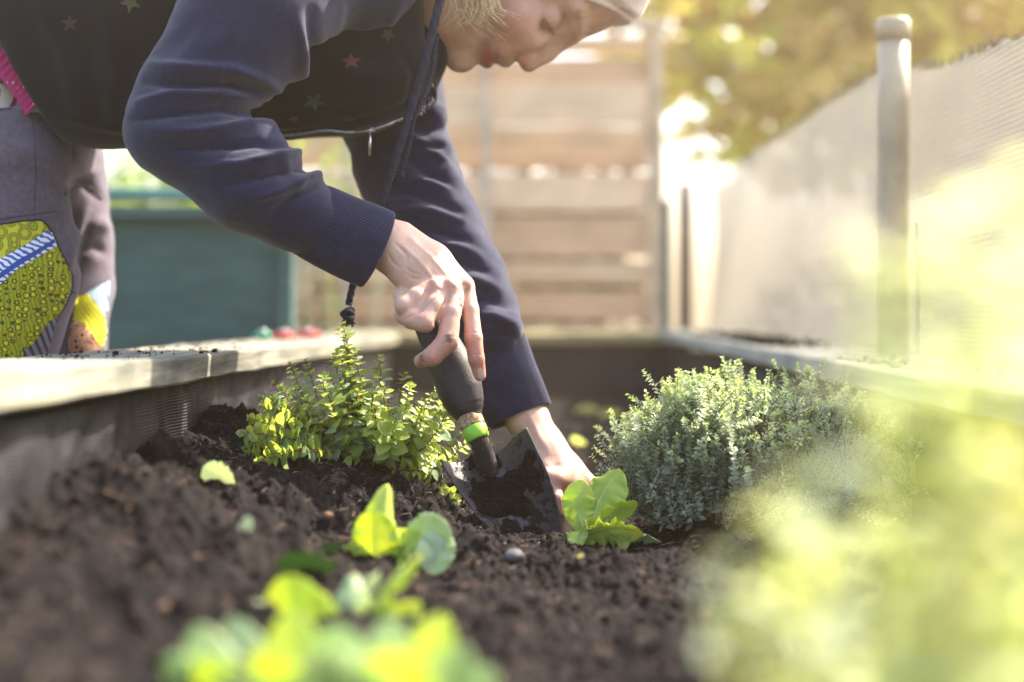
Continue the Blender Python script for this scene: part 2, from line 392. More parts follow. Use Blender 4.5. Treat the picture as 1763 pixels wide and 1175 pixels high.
OREG2 = mat_leaf('oregano_dull_leaf', (.22, .32, .16), (.42, .50, .32), (.45, .58, .18), .35, .5, 40)
OSTEM = mat_noise('oregano_stem', (.14, .07, .035), (.26, .17, .08), 40, .8)
THY = mat_leaf('thyme_leaf', (.28, .33, .22), (.54, .58, .44), (.5, .60, .36), .36, .6, 30, False)
THY2 = mat_leaf('thyme_tip', (.34, .42, .20), (.54, .62, .32), (.6, .70, .24), .4, .6, 30, False)
TSTEM = mat_noise('thyme_stem', (.06, .035, .02), (.14, .09, .05), 50, .85)
FORE = mat_leaf('seedling_leaf', (.54, .62, .20), (.72, .78, .34), (.95, .94, .40), .55, .5, 30, False)
FORE2 = mat_leaf('seedling_silvery_leaf', (.58, .64, .46), (.74, .78, .60), (.88, .90, .52), .45, .6, 30, False)
TREEL = mat_leaf('tree_leaf', (.22, .16, .06), (.42, .32, .10), (.88, .66, .18), .42, .45, 3, False)
TREEB = mat_leaf('tree_bright_leaf', (.50, .50, .09), (.66, .64, .14), (.95, .92, .22), .55, .45, 3, False)
BARK = mat_noise('bark', (.05, .035, .025), (.13, .09, .06), 20, .95, .8, 60)
SHRUB = mat_leaf('shrub_leaf', (.12, .20, .04), (.26, .36, .08), (.5, .66, .10), .42, .55, 5, False)
TEAL = mat_noise('teal_rail', (.07, .20, .175), (.11, .27, .23), 10, .5)
TEALP = with_weave(mat_noise('teal_net', (.035, .088, .082), (.058, .128, .116), 12, .75, stretch=(1, 1, 3)), 900, .6, .002, (0, 2))
POSTM = mat_noise('green_steel_post', (.34, .28, .19), (.52, .43, .28), 12, .5, .15, 300, spec=.4)
RUST = mat_noise('dark_post', (.06, .045, .035), (.12, .09, .07), 14, .7)
HANDLE = mat_noise('black_grip', (.014, .012, .016), (.035, .028, .03), 50, .55, .4, 500, spec=.4)
CORK = mat_noise('cork_ring', (.12, .06, .03), (.42, .26, .13), 260, .85, .7, 700, c3=(.55, .38, .22))
GREENP = mat_noise('green_ferrule', (.22, .48, .03), (.34, .62, .06), 60, .45, .1, 200)
def mat_blade():
    m = mat_noise('worn_steel', (.045, .042, .046), (.085, .080, .086), 60, .6, .3, 300, spec=.4, metallic=.1)
    n, l = nodes(m); b = n['Principled BSDF']; src = b.inputs['Base Color'].links[0].from_socket
    g = n.new('ShaderNodeNewGeometry'); t = n.new('ShaderNodeTexNoise'); t.inputs['Scale'].default_value = 170; t.inputs['Detail'].default_value = 7; t.inputs['Roughness'].default_value = .75
    t2 = n.new('ShaderNodeTexNoise'); t2.inputs['Scale'].default_value = 28; t2.inputs['Detail'].default_value = 2
    l.new(g.outputs['Position'], t.inputs['Vector']); l.new(g.outputs['Position'], t2.inputs['Vector'])
    ad = n.new('ShaderNodeMath'); ad.operation = 'ADD'; l.new(t.outputs['Fac'], ad.inputs[0]); l.new(t2.outputs['Fac'], ad.inputs[1])
    r = ramp(n, [(.0, (0, 0, 0)), (1.0, (1, 1, 1))]); r.color_ramp.elements[0].position = .505; r.color_ramp.elements[1].position = .535
    hv = n.new('ShaderNodeMath'); hv.operation = 'MULTIPLY'; hv.inputs[1].default_value = .5; l.new(ad.outputs[0], hv.inputs[0]); l.new(hv.outputs[0], r.inputs[0])
    mx = n.new('ShaderNodeMix'); mx.data_type = 'RGBA'; l.new(r.outputs[0], mx.inputs[0]); l.new(src, mx.inputs[6]); mx.inputs[7].default_value = (.018, .011, .009, 1)
    l.new(mx.outputs[2], b.inputs['Base Color'])
    mr = n.new('ShaderNodeMapRange'); mr.inputs[3].default_value = .42; mr.inputs[4].default_value = .95; l.new(r.outputs[0], mr.inputs[0]); l.new(mr.outputs[0], b.inputs['Roughness'])
    return m
BLADE = mat_blade()
def mat_skin():
    m = bpy.data.materials.new('skin'); m.use_nodes = True; n, l = nodes(m); b = n['Principled BSDF']
    at = n.new('ShaderNodeAttribute'); at.attribute_name = 'tint'
    g = n.new('ShaderNodeNewGeometry'); t = n.new('ShaderNodeTexNoise'); t.inputs['Scale'].default_value = 45; t.inputs['Detail'].default_value = 5
    l.new(g.outputs['Position'], t.inputs['Vector']); r = ramp(n, [(.35, (.86, .80, .78)), (.65, (1, 1, 1))]); l.new(t.outputs['Fac'], r.inputs[0])
    mx = n.new('ShaderNodeMix'); mx.data_type = 'RGBA'; mx.blend_type = 'MULTIPLY'; mx.inputs[0].default_value = 1
    l.new(at.outputs['Color'], mx.inputs[6]); l.new(r.outputs[0], mx.inputs[7]); l.new(mx.outputs[2], b.inputs['Base Color'])
    b.inputs['Roughness'].default_value = .5; b.inputs['Specular IOR Level'].default_value = .35
    b.inputs['Subsurface Weight'].default_value = .18; b.inputs['Subsurface Radius'].default_value = (1, .35, .2); b.inputs['Subsurface Scale'].default_value = .006
    bp = n.new('ShaderNodeBump'); bp.inputs['Strength'].default_value = .35; bp.inputs['Distance'].default_value = .0006
    t2 = n.new('ShaderNodeTexNoise'); t2.inputs['Scale'].default_value = 420; t2.inputs['Detail'].default_value = 4; l.new(g.outputs['Position'], t2.inputs['Vector'])
    l.new(t2.outputs['Fac'], bp.inputs['Height']); l.new(bp.outputs[0], b.inputs['Normal'])
    return m
SKIN = mat_skin()
def mat_net():
    m = bpy.data.materials.new('white_shade_net'); m.use_nodes = True; n, l = nodes(m); out = n['Material Output']; b = n['Principled BSDF']
    b.inputs['Roughness'].default_value = .7
    g = n.new('ShaderNodeNewGeometry'); sp = n.new('ShaderNodeSeparateXYZ'); l.new(g.outputs['Position'], sp.inputs[0])
    def sinw(axis, k):
        q = n.new('ShaderNodeMath'); q.operation = 'MULTIPLY'; q.inputs[1].default_value = k; l.new(sp.outputs[axis], q.inputs[0])
        s = n.new('ShaderNodeMath'); s.operation = 'SINE'; l.new(q.outputs[0], s.inputs[0]); return s
    h = sinw(2, 2 * math.pi / .0062); v = sinw(1, 2 * math.pi / .004)
    t = n.new('ShaderNodeTexNoise'); t.inputs['Scale'].default_value = 4; t.inputs['Detail'].default_value = 4; l.new(g.outputs['Position'], t.inputs['Vector'])
    r = ramp(n, [(.35, (.13, .14, .145)), (.65, (.23, .23, .215))]); l.new(t.outputs['Fac'], r.inputs[0]); l.new(r.outputs[0], b.inputs['Base Color'])
    tr = n.new('ShaderNodeBsdfTranslucent'); tr.inputs[0].default_value = (.20, .19, .165, 1)
    m1 = n.new('ShaderNodeMixShader'); m1.inputs[0].default_value = .5; l.new(b.outputs[0], m1.inputs[1]); l.new(tr.outputs[0], m1.inputs[2])
    tp = n.new('ShaderNodeBsdfTransparent')
    h0 = h
    tn = n.new('ShaderNodeTexNoise'); tn.inputs['Scale'].default_value = 90; l.new(g.outputs['Position'], tn.inputs['Vector'])
    h = n.new('ShaderNodeMath'); h.operation = 'MULTIPLY'; l.new(h0.outputs[0], h.inputs[0]); l.new(tn.outputs['Fac'], h.inputs[1])
    pr = n.new('ShaderNodeMath'); pr.operation = 'MULTIPLY_ADD'; l.new(h.outputs[0], pr.inputs[0]); pr.inputs[1].default_value = .75; pr.inputs[2].default_value = .03
    p2 = n.new('ShaderNodeMath'); p2.operation = 'MULTIPLY_ADD'; p2.use_clamp = True; l.new(v.outputs[0], p2.inputs[0]); p2.inputs[1].default_value = .16; l.new(pr.outputs[0], p2.inputs[2])
    m2 = n.new('ShaderNodeMixShader'); l.new(p2.outputs[0], m2.inputs[0]); l.new(m1.outputs[0], m2.inputs[1]); l.new(tp.outputs[0], m2.inputs[2]); l.new(m2.outputs[0], out.inputs[0])
    bp = n.new('ShaderNodeBump'); bp.inputs['Strength'].default_value = .6; bp.inputs['Distance'].default_value = .001; bp.invert = True
    l.new(h.outputs[0], bp.inputs['Height']); l.new(bp.outputs[0], b.inputs['Normal'])
    return m
NET = mat_net()

# ------------------------------------------------------------------ ground
XL, XR, YB = -.295, .38, 3.72      # inner board edges of the bed
def ground():
    n = 61; xs = np.sign(np.linspace(-1, 1, n)) * np.abs(np.linspace(-1, 1, n)) ** 3 * 200; ys = xs + 3
    X, Y = np.meshgrid(xs, ys, indexing='ij'); Z = .03 * fbm(X * .8, Y * .8, seed=3) - .02
    tag(mesh_obj('ground', np.stack([X, Y, Z], -1).reshape(-1, 3), grid_faces(n, n), GROUND), kind='structure')
    a = Acc()
    for i in range(2500):
        x, y = random.uniform(-4, 3), random.uniform(1, 9)
        if -.5 < x < .56 and y < 4: continue
        h = random.uniform(.04, .12); dx, dy = random.uniform(-.04, .04), random.uniform(-.04, .04)
        a.add([(x - .004, y, 0), (x + .004, y, 0), (x + dx, y + dy, h)], [[0, 1, 2]])
    tag(a.obj('grass', GRASS), 'rough green grass growing on the garden ground behind the bed', 'grass', kind='stuff')
ground()
# soil surface of the bed
WX = [.3, .62, .86, .90, .972, 1.068, 1.17, 1.19, 1.30, 1.43, 1.486, 1.56, 1.683, 1.9, 2.37, 3.0, 3.8]
WZ = [-.16, -.15, -.1355, -.122, -.109, -.1156, -.140, -.114, -.118, -.111, -.104, -.125, -.155, -.17, -.19, -.2, -.2]
def soil_z(x, y, fine=True):
    wall = np.interp(y, WX, WZ); base = -.212 + 0 * x
    base = base + .006 * np.clip((1.25 - y) / .5, 0, 1)
    t = np.clip((x - (-.31)) / .34, 0, 1); fall = (1 - t) ** 1.35
    z = base + (wall - base) * fall
    z = z + .016 * np.exp(-(((x + .13) / .10) ** 2 + ((y - 1.43) / .12) ** 2))
    z = z + .013 * np.exp(-(((x - .115) / .10) ** 2 + ((y - 1.19) / .05) ** 2))       # crest in front of the planting hole
    z = z - .030 * np.exp(-(((x - .062) / .035) ** 2 + ((y - 1.40) / .06) ** 2))       # the hole
    z = z + .010 * np.exp(-(((x - .012) / .04) ** 2 + ((y - 1.245) / .03) ** 2))
    if fine:
        lf = np.clip((.05 - x) / .2, 0, 1) * .6 + .4; z = z + lf * .022 * fbm(x * 11, y * 11, oct=2, seed=5, bill=True) + .010 * fbm(x * 14, y * 14, oct=3, seed=6) + .0150 * fbm(x * 27, y * 27, oct=5, seed=9, bill=True) * (.45 + .55 * np.clip(fbm(x * 5, y * 5, seed=77) * 2 + .5, 0, 1)) + .0044 * fbm(x * 110, y * 110, oct=3, seed=21) + .0030 * fbm(x * 300, y * 300, oct=2, seed=31)
    return H + z
def soil():
    y = np.concatenate([np.linspace(.32, .8, 200, endpoint=False), np.linspace(.8, 1.9, 620, endpoint=False), np.linspace(1.9, 3.75, 360)])
    x = np.linspace(XL - .03, XR + .03, 430)
    X, Y = np.meshgrid(x, y, indexing='ij'); Z = soil_z(X, Y)
    X2 = X + .003 * fbm(X * 90, Y * 90, seed=41); Y2 = Y + .004 * fbm(X * 90, Y * 90, seed=43)
    tag(mesh_obj('soil', np.stack([X2, Y2, Z], -1).reshape(-1, 3), grid_faces(len(x), len(y)), SOIL), kind='structure')
    # crumbs
    ico = bmesh.new(); bmesh.ops.create_icosphere(ico, subdivisions=1, radius=1); iv = np.array([v.co[:] for v in ico.verts]); iff = np.array([[v.index for v in f.verts] for f in ico.faces]); ico.free()
    n = 26000; u = rng.random(n); yy = .5 + 1.6 * u ** 1.1; yy[:1500] = rng.uniform(2, 3.7, 1500)
    xx = rng.uniform(XL - .01, XR + .01, n); r = .0006 + .0030 * rng.random(n) ** 4; r[:150] = rng.uniform(.004, .008, 150)
    zz = soil_z(xx, yy) + r * .3
    V = iv[None] * r[:, None, None] * rng.uniform(.55, 1.3, (n, len(iv), 1)) * rng.uniform(.6, 1.3, (n, 1, 3))
    V = V + np.stack([xx, yy, zz], 1)[:, None]
    Fc = (iff[None] + (np.arange(n) * len(iv))[:, None, None]).reshape(-1, 3)
    tag(mesh_obj('soil_crumbs', V.reshape(-1, 3), Fc, CRUMB, smooth=False), 'loose dark crumbs and clods scattered over the bed soil', 'soil crumbs', kind='stuff')
    n = 14000; yy = .55 + 1.5 * rng.random(n); xx = rng.uniform(XL, XR, n); L = rng.uniform(.0015, .007, n); L[:150] *= 2.2; th = rng.uniform(0, 6.28, n); wd = rng.uniform(.0001, .0003, n)
    zz = soil_z(xx, yy); dx, dy, dz = np.cos(th) * L, np.sin(th) * L, rng.uniform(-.15, .6, n) * L
    c = np.stack([xx, yy, zz + .001], 1); dv = np.stack([dx, dy, dz], 1); sd = np.stack([-np.sin(th) * wd, np.cos(th) * wd, wd], 1)
    bend = np.stack([rng.normal(0, .15, n) * L, rng.normal(0, .15, n) * L, np.abs(rng.normal(0, .25, n)) * L], 1)
    V = np.stack([c - dv - sd, c - dv + sd, c + bend + sd, c + bend - sd, c + dv + sd, c + dv - sd], 1)
    base = (np.arange(n) * 6)[:, None]
    Fc = np.concatenate([base + np.array([[0, 1, 2, 3]]), base + np.array([[3, 2, 4, 5]])])
    tag(mesh_obj('plant_fibres', V.reshape(-1, 3), Fc, FIBRE, smooth=False), 'fine dry brown fibres and root hairs lying in the soil', 'fibres', kind='stuff')
soil()
def soil_bits():
    a = Acc(); r = random.Random(9)
    for i in range(170):
        y = .6 + 1.5 * r.random(); x = r.uniform(XL, XR); L = r.uniform(.006, .022); th = r.uniform(0, 6.28)
        pts = [(x + math.cos(th) * L * t, y + math.sin(th) * L * t + r.gauss(0, .001), float(soil_z(np.array([x + math.cos(th) * L * t]), np.array([y + math.sin(th) * L * t]))[0]) + .0014 + .004 * t * (1 - t) * r.random()) for t in (0, .33, .66, 1)]
        a.add(*tube_arrays(spline(pts, 9), r.uniform(.00018, .0005), 4))
    tag(a.obj('root_threads', mat_noise('pale_root', (.10, .065, .045), (.30, .22, .16), 60, .9)), 'pale root threads and straw bits tangled in the bed soil', 'root threads', kind='stuff')
    a = Acc()
    for i in range(260):
        y = .6 + 1.5 * r.random(); x = r.uniform(XL, XR); q = r.uniform(.0015, .005); th = r.uniform(0, 6.28); z = float(soil_z(np.array([x]), np.array([y]))[0]) + .0012
        c, s_ = math.cos(th), math.sin(th); tl = r.uniform(-.5, .5); w_ = q * r.uniform(.3, .6); h_ = q * .16
        V = [(x + c * u * q - s_ * v * w_, y + s_ * u * q + c * v * w_, z + tl * u * q + k * h_) for k in (0, 1) for u, v in ((-1, -.7), (.8, -1), (1, .6), (-.7, 1))]
        a.add(V, [[0, 3, 2, 1], [4, 5, 6, 7], [0, 1, 5, 4], [1, 2, 6, 5], [2, 3, 7, 6], [3, 0, 4, 7]])
    tag(a.obj('bark_bits', mat_noise('bark_bit', (.03, .016, .011), (.10, .055, .035), 120, .9, .5, 300, c3=(.22, .13, .08)), smooth=False), 'small reddish brown bark bits mixed into the bed soil', 'bark bits', kind='stuff')
soil_bits()
def stone(px, py, r, mat, name, label, cat, squash=.7, seed=0):
    d = ground_d(px, py); bm = bmesh.new(); bmesh.ops.create_icosphere(bm, subdivisions=3, radius=1)
    V = np.array([v.co[:] for v in bm.verts]); Fc = [[v.index for v in f.verts] for f in bm.faces]; bm.free()
    V = V * (1 + .28 * fbm(V[:, 0] * 1.3 + seed, V[:, 1] * 1.3, V[:, 2] * 1.3, 3, seed))[:, None] * np.array([1.15, .9, squash]) * r
    c = P(px, py, d); o = mesh_obj(name, V, Fc, mat); o.location = c + np.array([0, 0, r * .25]); return tag(o, label, cat)
def ground_d(px, py):
    """distance at which the ray through a photo pixel meets the soil"""
    ds = np.linspace(.55, 3.6, 900); x = (px - 881.5) * ds / F; z = H + (HZ - py) * ds / F
    k = np.argmax(z < soil_z(x, ds)); return float(ds[k] if z[k] < soil_z(x, ds)[k] else 2.5)

# ------------------------------------------------------------------ raised bed
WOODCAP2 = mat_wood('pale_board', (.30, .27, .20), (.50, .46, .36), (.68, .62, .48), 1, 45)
def bed():
    e = empty('raised_bed', (.04, 2.0, 0), 'long wooden raised bed with pale cap boards and a woven grey liner', 'raised bed')
    yl = np.array([.3, .79, 1.45, 3.7]); zl = np.array([-.030, -.031, -.037, -.044])
    def warpL(V):
        y = V[:, :, 1]; V[:, :, 2] += np.interp(y, yl, zl) + .0006 * np.sin(y * 9 + .6) + .0008 * noise3(y * 14, y * 0 + 1)
        V[:, :, 0] += .0008 * np.sin(y * 4.1) + .0008 * noise3(y * 6, y * 0 + 5)
        return V
    def warpR(V):
        y = V[:, :, 1]; V[:, :, 2] += np.interp(y, [.3, 1.45, 3.7], [-.058, -.0555, -.034]); V[:, :, 0] += .003 * np.sin(y * 3 + 1); return V
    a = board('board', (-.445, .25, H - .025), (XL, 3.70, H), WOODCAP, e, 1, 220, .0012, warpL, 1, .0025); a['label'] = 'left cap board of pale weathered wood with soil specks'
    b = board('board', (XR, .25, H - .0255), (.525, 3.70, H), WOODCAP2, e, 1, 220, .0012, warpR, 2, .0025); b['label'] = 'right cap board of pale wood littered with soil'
    c = board('board', (-.46, 3.703, H - .068), (.54, 3.86, H - .041), WOODBACK, e, 0, 80, .003, None, 3); c['label'] = 'yellowish cap board across the far end'
    for lo, hi, ax in (((-.425, .25, 0), (-.395, 3.83, H - .063), 1), ((.47, .25, 0), (.50, 3.83, H - .085), 1), ((-.395, 3.79, 0), (.47, 3.82, H - .069), 0)):
        for k in range(3):
            l2, h2 = list(lo), list(hi); hh = (hi[2] - lo[2]) / 3; l2[2] = lo[2] + k * hh + .002; h2[2] = lo[2] + (k + 1) * hh - .002
            board('side_plank', l2, h2, DARKWOOD, e, ax, 30, .002, None, 10 + k)
    for (x, y) in ((.352, 1.47), (.352, 2.6), (-.35, 2.75)):
        board('corner_post', (x - .0, y, .38), (x + .045, y + .05, H - (.088 if x > 0 else .066)), DARKWOOD, e, 2, 20, .002, None, 5)
    # liner
    def liner(p0, p1, ztop, zbot, nrm, seed):
        n, m = int(160 * np.hypot(p1[0] - p0[0], p1[1] - p0[1])) + 20, 60; u = np.linspace(0, 1, n)[:, None]; v = np.linspace(0, 1, m)[None]
        s = u * np.hypot(p1[0] - p0[0], p1[1] - p0[1])
        dsp = .006 * fbm(s * 12 + v * 1.5, v * 3 + s * 2, seed=seed, oct=3) + .006 * np.abs(np.sin(s * 11 + 3 * noise3(s * 2, v * 1, seed=seed))) * v + .003 * fbm(s * 40, v * 6, seed=seed + 3, oct=2)
        dsp = dsp + .010 * np.exp(-(((s - 1.08) / .022) ** 2)) * np.clip(v * 2, 0, 1)
        X = p0[0] + (p1[0] - p0[0]) * u + nrm[0] * dsp + 0 * v; Y = p0[1] + (p1[1] - p0[1]) * u + nrm[1] * dsp + 0 * v; Z = ztop + (zbot - ztop) * v + 0 * u
        mesh_obj('liner', np.stack([X, Y, Z], -1).reshape(-1, 3), grid_faces(n, m), LINER, e)
    liner((-.318, .28), (-.318, 3.74), H - .066, H - .27, (1, 0), 3)
    liner((.395, .28), (.395, 3.74), H - .088, H - .27, (-1, 0), 5)
    liner((-.318, 3.745), (.395, 3.745), H - .072, H - .27, (0, -1), 8)
bed()
# ------------------------------------------------------------------ fences
SL = [mat_wood('fence_slat_wood', *[tuple(q * f for q, f in zip(c, t)) for c in ((.62, .40, .24), (.86, .62, .43), (.92, .74, .56))], 0, 26, .5, .35) for t in ((1, 1, 1), (.86, .82, .78), (1.05, 1.03, 1.02), (.94, .86, .78))]
def wooden_fence():
    D = 4.4; x0, x1 = P(470, 0, D)[0], P(1141, 0, D)[0]
    e = empty('wooden_fence', ((x0 + x1) / 2, D, 0), 'pale wooden slat fence panel in a square frame behind the bed', 'fence')
    ztop = P(0, 52, D)[2]
    board('frame_post', (x1 - .045, D - .03, 0), (x1, D + .02, ztop), WOODPOST, e, 2, 40, .002, None, 1)
    board('frame_post', (x0, D - .03, 0), (x0 + .045, D + .02, ztop), WOODPOST, e, 2, 40, .002, None, 2)
    board('top_rail', (x0 - .01, D - .035, ztop + .002), (x1 + .01, D + .025, ztop + .027), WOODSLAT, e, 0, 40, .002, None, 3)
    rows = [(66, 93), (100, 146), (148, 217), (218, 291), (299, 364), (373, 443), (452, 492), (501, 552), (561, 617)]
    z = P(0, 615, D)[2]; k = 0; rr = []
    while z > .06: rr.append((z - .105, z + .004)); z -= .108
    for (a, b) in rows: rr.append((P(0, b, D)[2], P(0, a, D)[2]))
    for (lo, hi) in rr:
        k += 1; tilt = .026 + .008 * math.sin(k * 2.3)
        def wp(V, lo=lo, hi=hi, k=k):
            V[:, :, 1] += (.012 if k % 2 else -.010) + tilt * .5 * ((V[:, :, 2] - lo) / max(.02, hi - lo) - .5) * -2; V[:, :, 2] += .0015 * np.sin(V[:, :, 0] * 2.2 + k * 1.7) + .0015 * np.sin(V[:, :, 0] * 7 + k)
            return V
        board('slat', (x0 + .047, D - .009, lo), (x1 - .047, D + .003, hi), SL[(k * 7) % 4], e, 0, 50, .0025, wp, 20 + k, .002)
    for px in (838,):
        x = P(px, 0, D)[0]; board('batten', (x - .014, D - .048, .05), (x + .014, D - .034, ztop - .004), WOODSLAT, e, 2, 40, .002, None, 7)
    x = P(600, 0, D)[0]; board('batten', (x - .014, D - .040, .05), (x + .014, D - .024, ztop - .004), WOODSLAT, e, 2, 40, .002, None, 9)
wooden_fence()
def net_fence():
    e = empty('netting_fence', (.55, 2.6, 0), 'sagging pale shade netting fence on metal posts along the right of the bed', 'net fence')
    X0 = .545
    def top(y): return H + np.interp(y, [.5, 1.1, 1.35, 1.60, 1.80, 2.1, 2.6, 3.1, 3.6, 3.9], [.34, .30, .284, .305, .318, .36, .375, .362, .356, .352])
    n, m = 620, 150; y = np.linspace(.5, 3.92, n)[:, None]; v = np.linspace(0, 1, m)[None]
    zt = top(y) + .003 * noise3(y * 60, y * 0, seed=3) ; Z = zt + (0.05 - zt) * v ** 1.0
    X = X0 + .012 * fbm(y * 3, Z * 2, seed=4, oct=3) + .010 * np.sin(y * 5 + Z * 7) * np.clip((y - 2) * 1.2, 0, 1) + .014 * np.abs(np.sin((y * 1.3 + Z * 2.2) * 3)) * np.clip((y - 2.2), 0, 1) + 0 * v
    mesh_obj('netting', np.stack([X, y + 0 * v, Z], -1).reshape(-1, 3), grid_faces(n, m), NET, e)
    a = Acc()
    for i in range(900):
        yy = random.uniform(.6, 3.9); z0 = float(top(yy)); L = random.uniform(.003, .012); x = X0 + random.uniform(-.004, .004)
        c = [(x, yy, z0 - .004), (x + random.uniform(-.003, .003), yy + random.uniform(-L, L) * .5, z0 + L * .6), (x + random.uniform(-.006, .004), yy + random.uniform(-L, L), z0 + L)]
        a.add(*tube_arrays(c, .0004, 3))
    f = a.obj('frayed_threads', NET, e); tag(f, kind='stuff')
    def post(px, ptop, D, r, mat, cap=True):
        b = P(px, 610, D); zt = P(px, ptop, D)[2]
        c = [(b[0], D, 0), (b[0], D, zt - .02)]
        o = tube('post', [(b[0], D, z) for z in np.linspace(0, zt - .022, 12)], r, mat, e, 28)
        if cap:
            tube('post_cap', [(b[0], D, zt - .028), (b[0], D, zt - .004), (b[0], D, zt)], [r * 1.10, r * 1.10, r * .95], mat, e, 28)
        return b[0]
    x = post(1538, 33, 1.86, .0202, POSTM)
    tube('tie_wire', spline([(x + .026 + .001 * math.sin(i * 9), 1.84, z) for i, z in enumerate(np.linspace(.3, H + .12, 40))], 300), .0022, mat_noise('tie_wire', (.2, .2, .18), (.45, .43, .4), 400, .5, metallic=.5), e, 6, lambda th, s: 1 + .35 * np.sin(s * 420 + th))
    post(1180, 303, 3.95, .019, RUST, False)
    x2 = P(1148, 0, 4.05)[0]; board('stake', (x2 - .012, 4.04, 0), (x2 + .012, 4.06, P(0, 345, 4.05)[2]), TEALP, e, 2, 12, .001, None, 3)
net_fence()
def teal_screen():
    D = 2.7; x1 = P(508, 0, D)[0]; x0 = x1 - 1.3
    e = empty('netting_screen', ((x0 + x1) / 2, D, 0), 'teal green windbreak net on a railed frame behind the gardener', 'garden screen')
    zt = P(0, 356, D)[2]
    n, m = 160, 60; x = np.linspace(x0, x1 - .02, n)[:, None]; v = np.linspace(0, 1, m)[None]; Z = zt + (0.03 - zt) * v + 0 * x
    Y = D + .008 * fbm(x * 6, Z * 3, seed=6, oct=3) + .004 * np.sin(x * 13)
    mesh_obj('net_panel', np.stack([x + 0 * v, Y, Z], -1).reshape(-1, 3), grid_faces(n, m), TEALP, e)
    board('rail', (x0, D - .035, P(0, 346, D)[2]), (x1 - .0, D + .03, P(0, 326, D)[2]), TEAL, e, 0, 30, .001, None, 2)
    board('rail', (x0, D - .032, P(0, 378, D)[2]), (x1 - .002, D - .012, P(0, 358, D)[2]), TEALP, e, 0, 30, .001, None, 3)['label'] = 'darker lower rail'
    for x in (x0, x1 - .03, (x0 + x1) / 2 - .1):
        board('post', (x, D - .02 + .004, 0), (x + .028, D + .024, P(0, 330, D)[2] - .012), TEALP, e, 2, 20, .001, None, 4)
teal_screen()

# ------------------------------------------------------------------ trees and shrubs behind
def leaf_cards(acc_pts, size, seed, droop=.3):
    """many leaf-shaped, folded six-point blades"""
    r = np.random.default_rng(seed); n = len(acc_pts); c = np.array(acc_pts)
    d = r.normal(size=(n, 3)); d[:, 2] = d[:, 2] * .5 - droop; d /= np.linalg.norm(d, axis=1, keepdims=True)
    s = np.cross(d, r.normal(size=(n, 3))); s /= np.linalg.norm(s, axis=1, keepdims=True); nn = np.cross(d, s)
    L = size * r.uniform(.6, 1.3, n)[:, None]; W = L * r.uniform(.16, .24, n)[:, None]
    base = c; V = np.stack([base, base + d * L * .35 + s * W + nn * W * .4, base + d * L * .75 + s * W * .75 + nn * W * .3, base + d * L - nn * L * .1,
                            base + d * L * .75 - s * W * .75 + nn * W * .3, base + d * L * .35 - s * W + nn * W * .4, base + d * L * .5], 1)
    b = (np.arange(n) * 7)[:, None]
    Fc = np.concatenate([b + np.array([[0, 1, 2, 6]]), b + np.array([[6, 2, 3, 3]]), b + np.array([[6, 3, 4, 4]]), b + np.array([[0, 6, 4, 5]])])
    Fl = [list(dict.fromkeys(f)) for f in Fc.tolist()]
    return V.reshape(-1, 3), Fl
def plant_mass(name, label, cat, base, clumps, mats, size, per, seed, trunk_r=.06, group=None, limbs=True, woody=BARK, trunkname='trunk'):
    r = random.Random(seed); e = empty(name, base, label, cat, group)
    b = np.array(base, float); cen = np.mean([c[0] for c in clumps], 0)
    top = b * .3 + cen * .7; top[2] = max(.3, cen[2] * .75)
    tube(trunkname, spline([b, (b + top) / 2 + np.array([.05, .03, 0]), top], 14), np.linspace(trunk_r, trunk_r * .55, 14), woody, e, 10)
    for (c, rad) in clumps if limbs else []:
        c = np.array(c, float); mid = (top + c) / 2 + np.array([r.uniform(-.1, .1), r.uniform(-.1, .1), -.08])
        tube('branch', spline([top, mid, c], 10), np.linspace(trunk_r * .5, trunk_r * .12, 10), woody, e, 6)
    for mi, mt in enumerate(mats):
        pts = []
        for (c, rad) in clumps:
            for i in range(int(per[mi] * np.prod(rad) / (.35 ** 3)) + 4):
                q = np.array([r.gauss(0, 1) for _ in range(3)]); q /= np.linalg.norm(q); q *= r.random() ** .45
                pts.append(np.array(c) + q * np.array(rad))
        V, Fc = leaf_cards(pts, size, seed + mi); o = mesh_obj('crown' if mi == 0 else 'young_leaves', V, Fc, mt, e, smooth=False); tag(o, kind='stuff')
    return e
plant_mass('tree', 'brownish tree with bright backlit leaves rising behind the netting fence', 'tree', (1.75, 6.3, 0),
           [((1.05, 6.2, 1.75), (.45, .5, .42)), ((1.6, 6.0, 1.95), (.6, .6, .5)), ((1.25, 5.9, 1.42), (.42, .4, .26)), ((1.95, 6.2, 1.6), (.5, .6, .38)), ((.75, 6.5, 2.05), (.4, .5, .32)), ((2.3, 6.0, 2.1), (.5, .6, .5)), ((1.35, 6.0, 2.4), (.9, .7, .5)), ((1.2, 5.6, 1.62), (.35, .3, .28))],
           [TREEL, TREEB], .19, (58, 52), 3)
plant_mass('tree', 'dense evergreen tree filling the top right corner beyond the post', 'tree', (3.1, 6.9, 0),
           [((2.3, 6.9, 1.5), (.6, .5, .5)), ((3.0, 6.6, 2.0), (.7, .6, .7)), ((2.9, 6.8, 1.2), (.7, .5, .5))], [TREEL, TREEB], .19, (40, 34), 5)
plant_mass('shrub', 'light green shrub above the teal screen behind the gardener', 'shrub', (-1.45, 4.6, 0),
           [((-1.35, 4.5, .98), (.30, .3, .13)), ((-1.0, 4.6, .95), (.25, .3, .12)), ((-1.2, 4.6, .7), (.4, .3, .25)), ((-1.08, 4.5, 1.12), (.20, .2, .12)), ((-.92, 4.5, 1.04), (.18, .2, .12))], [SHRUB], .05, (2200,), 6, .02, woody=BARK)
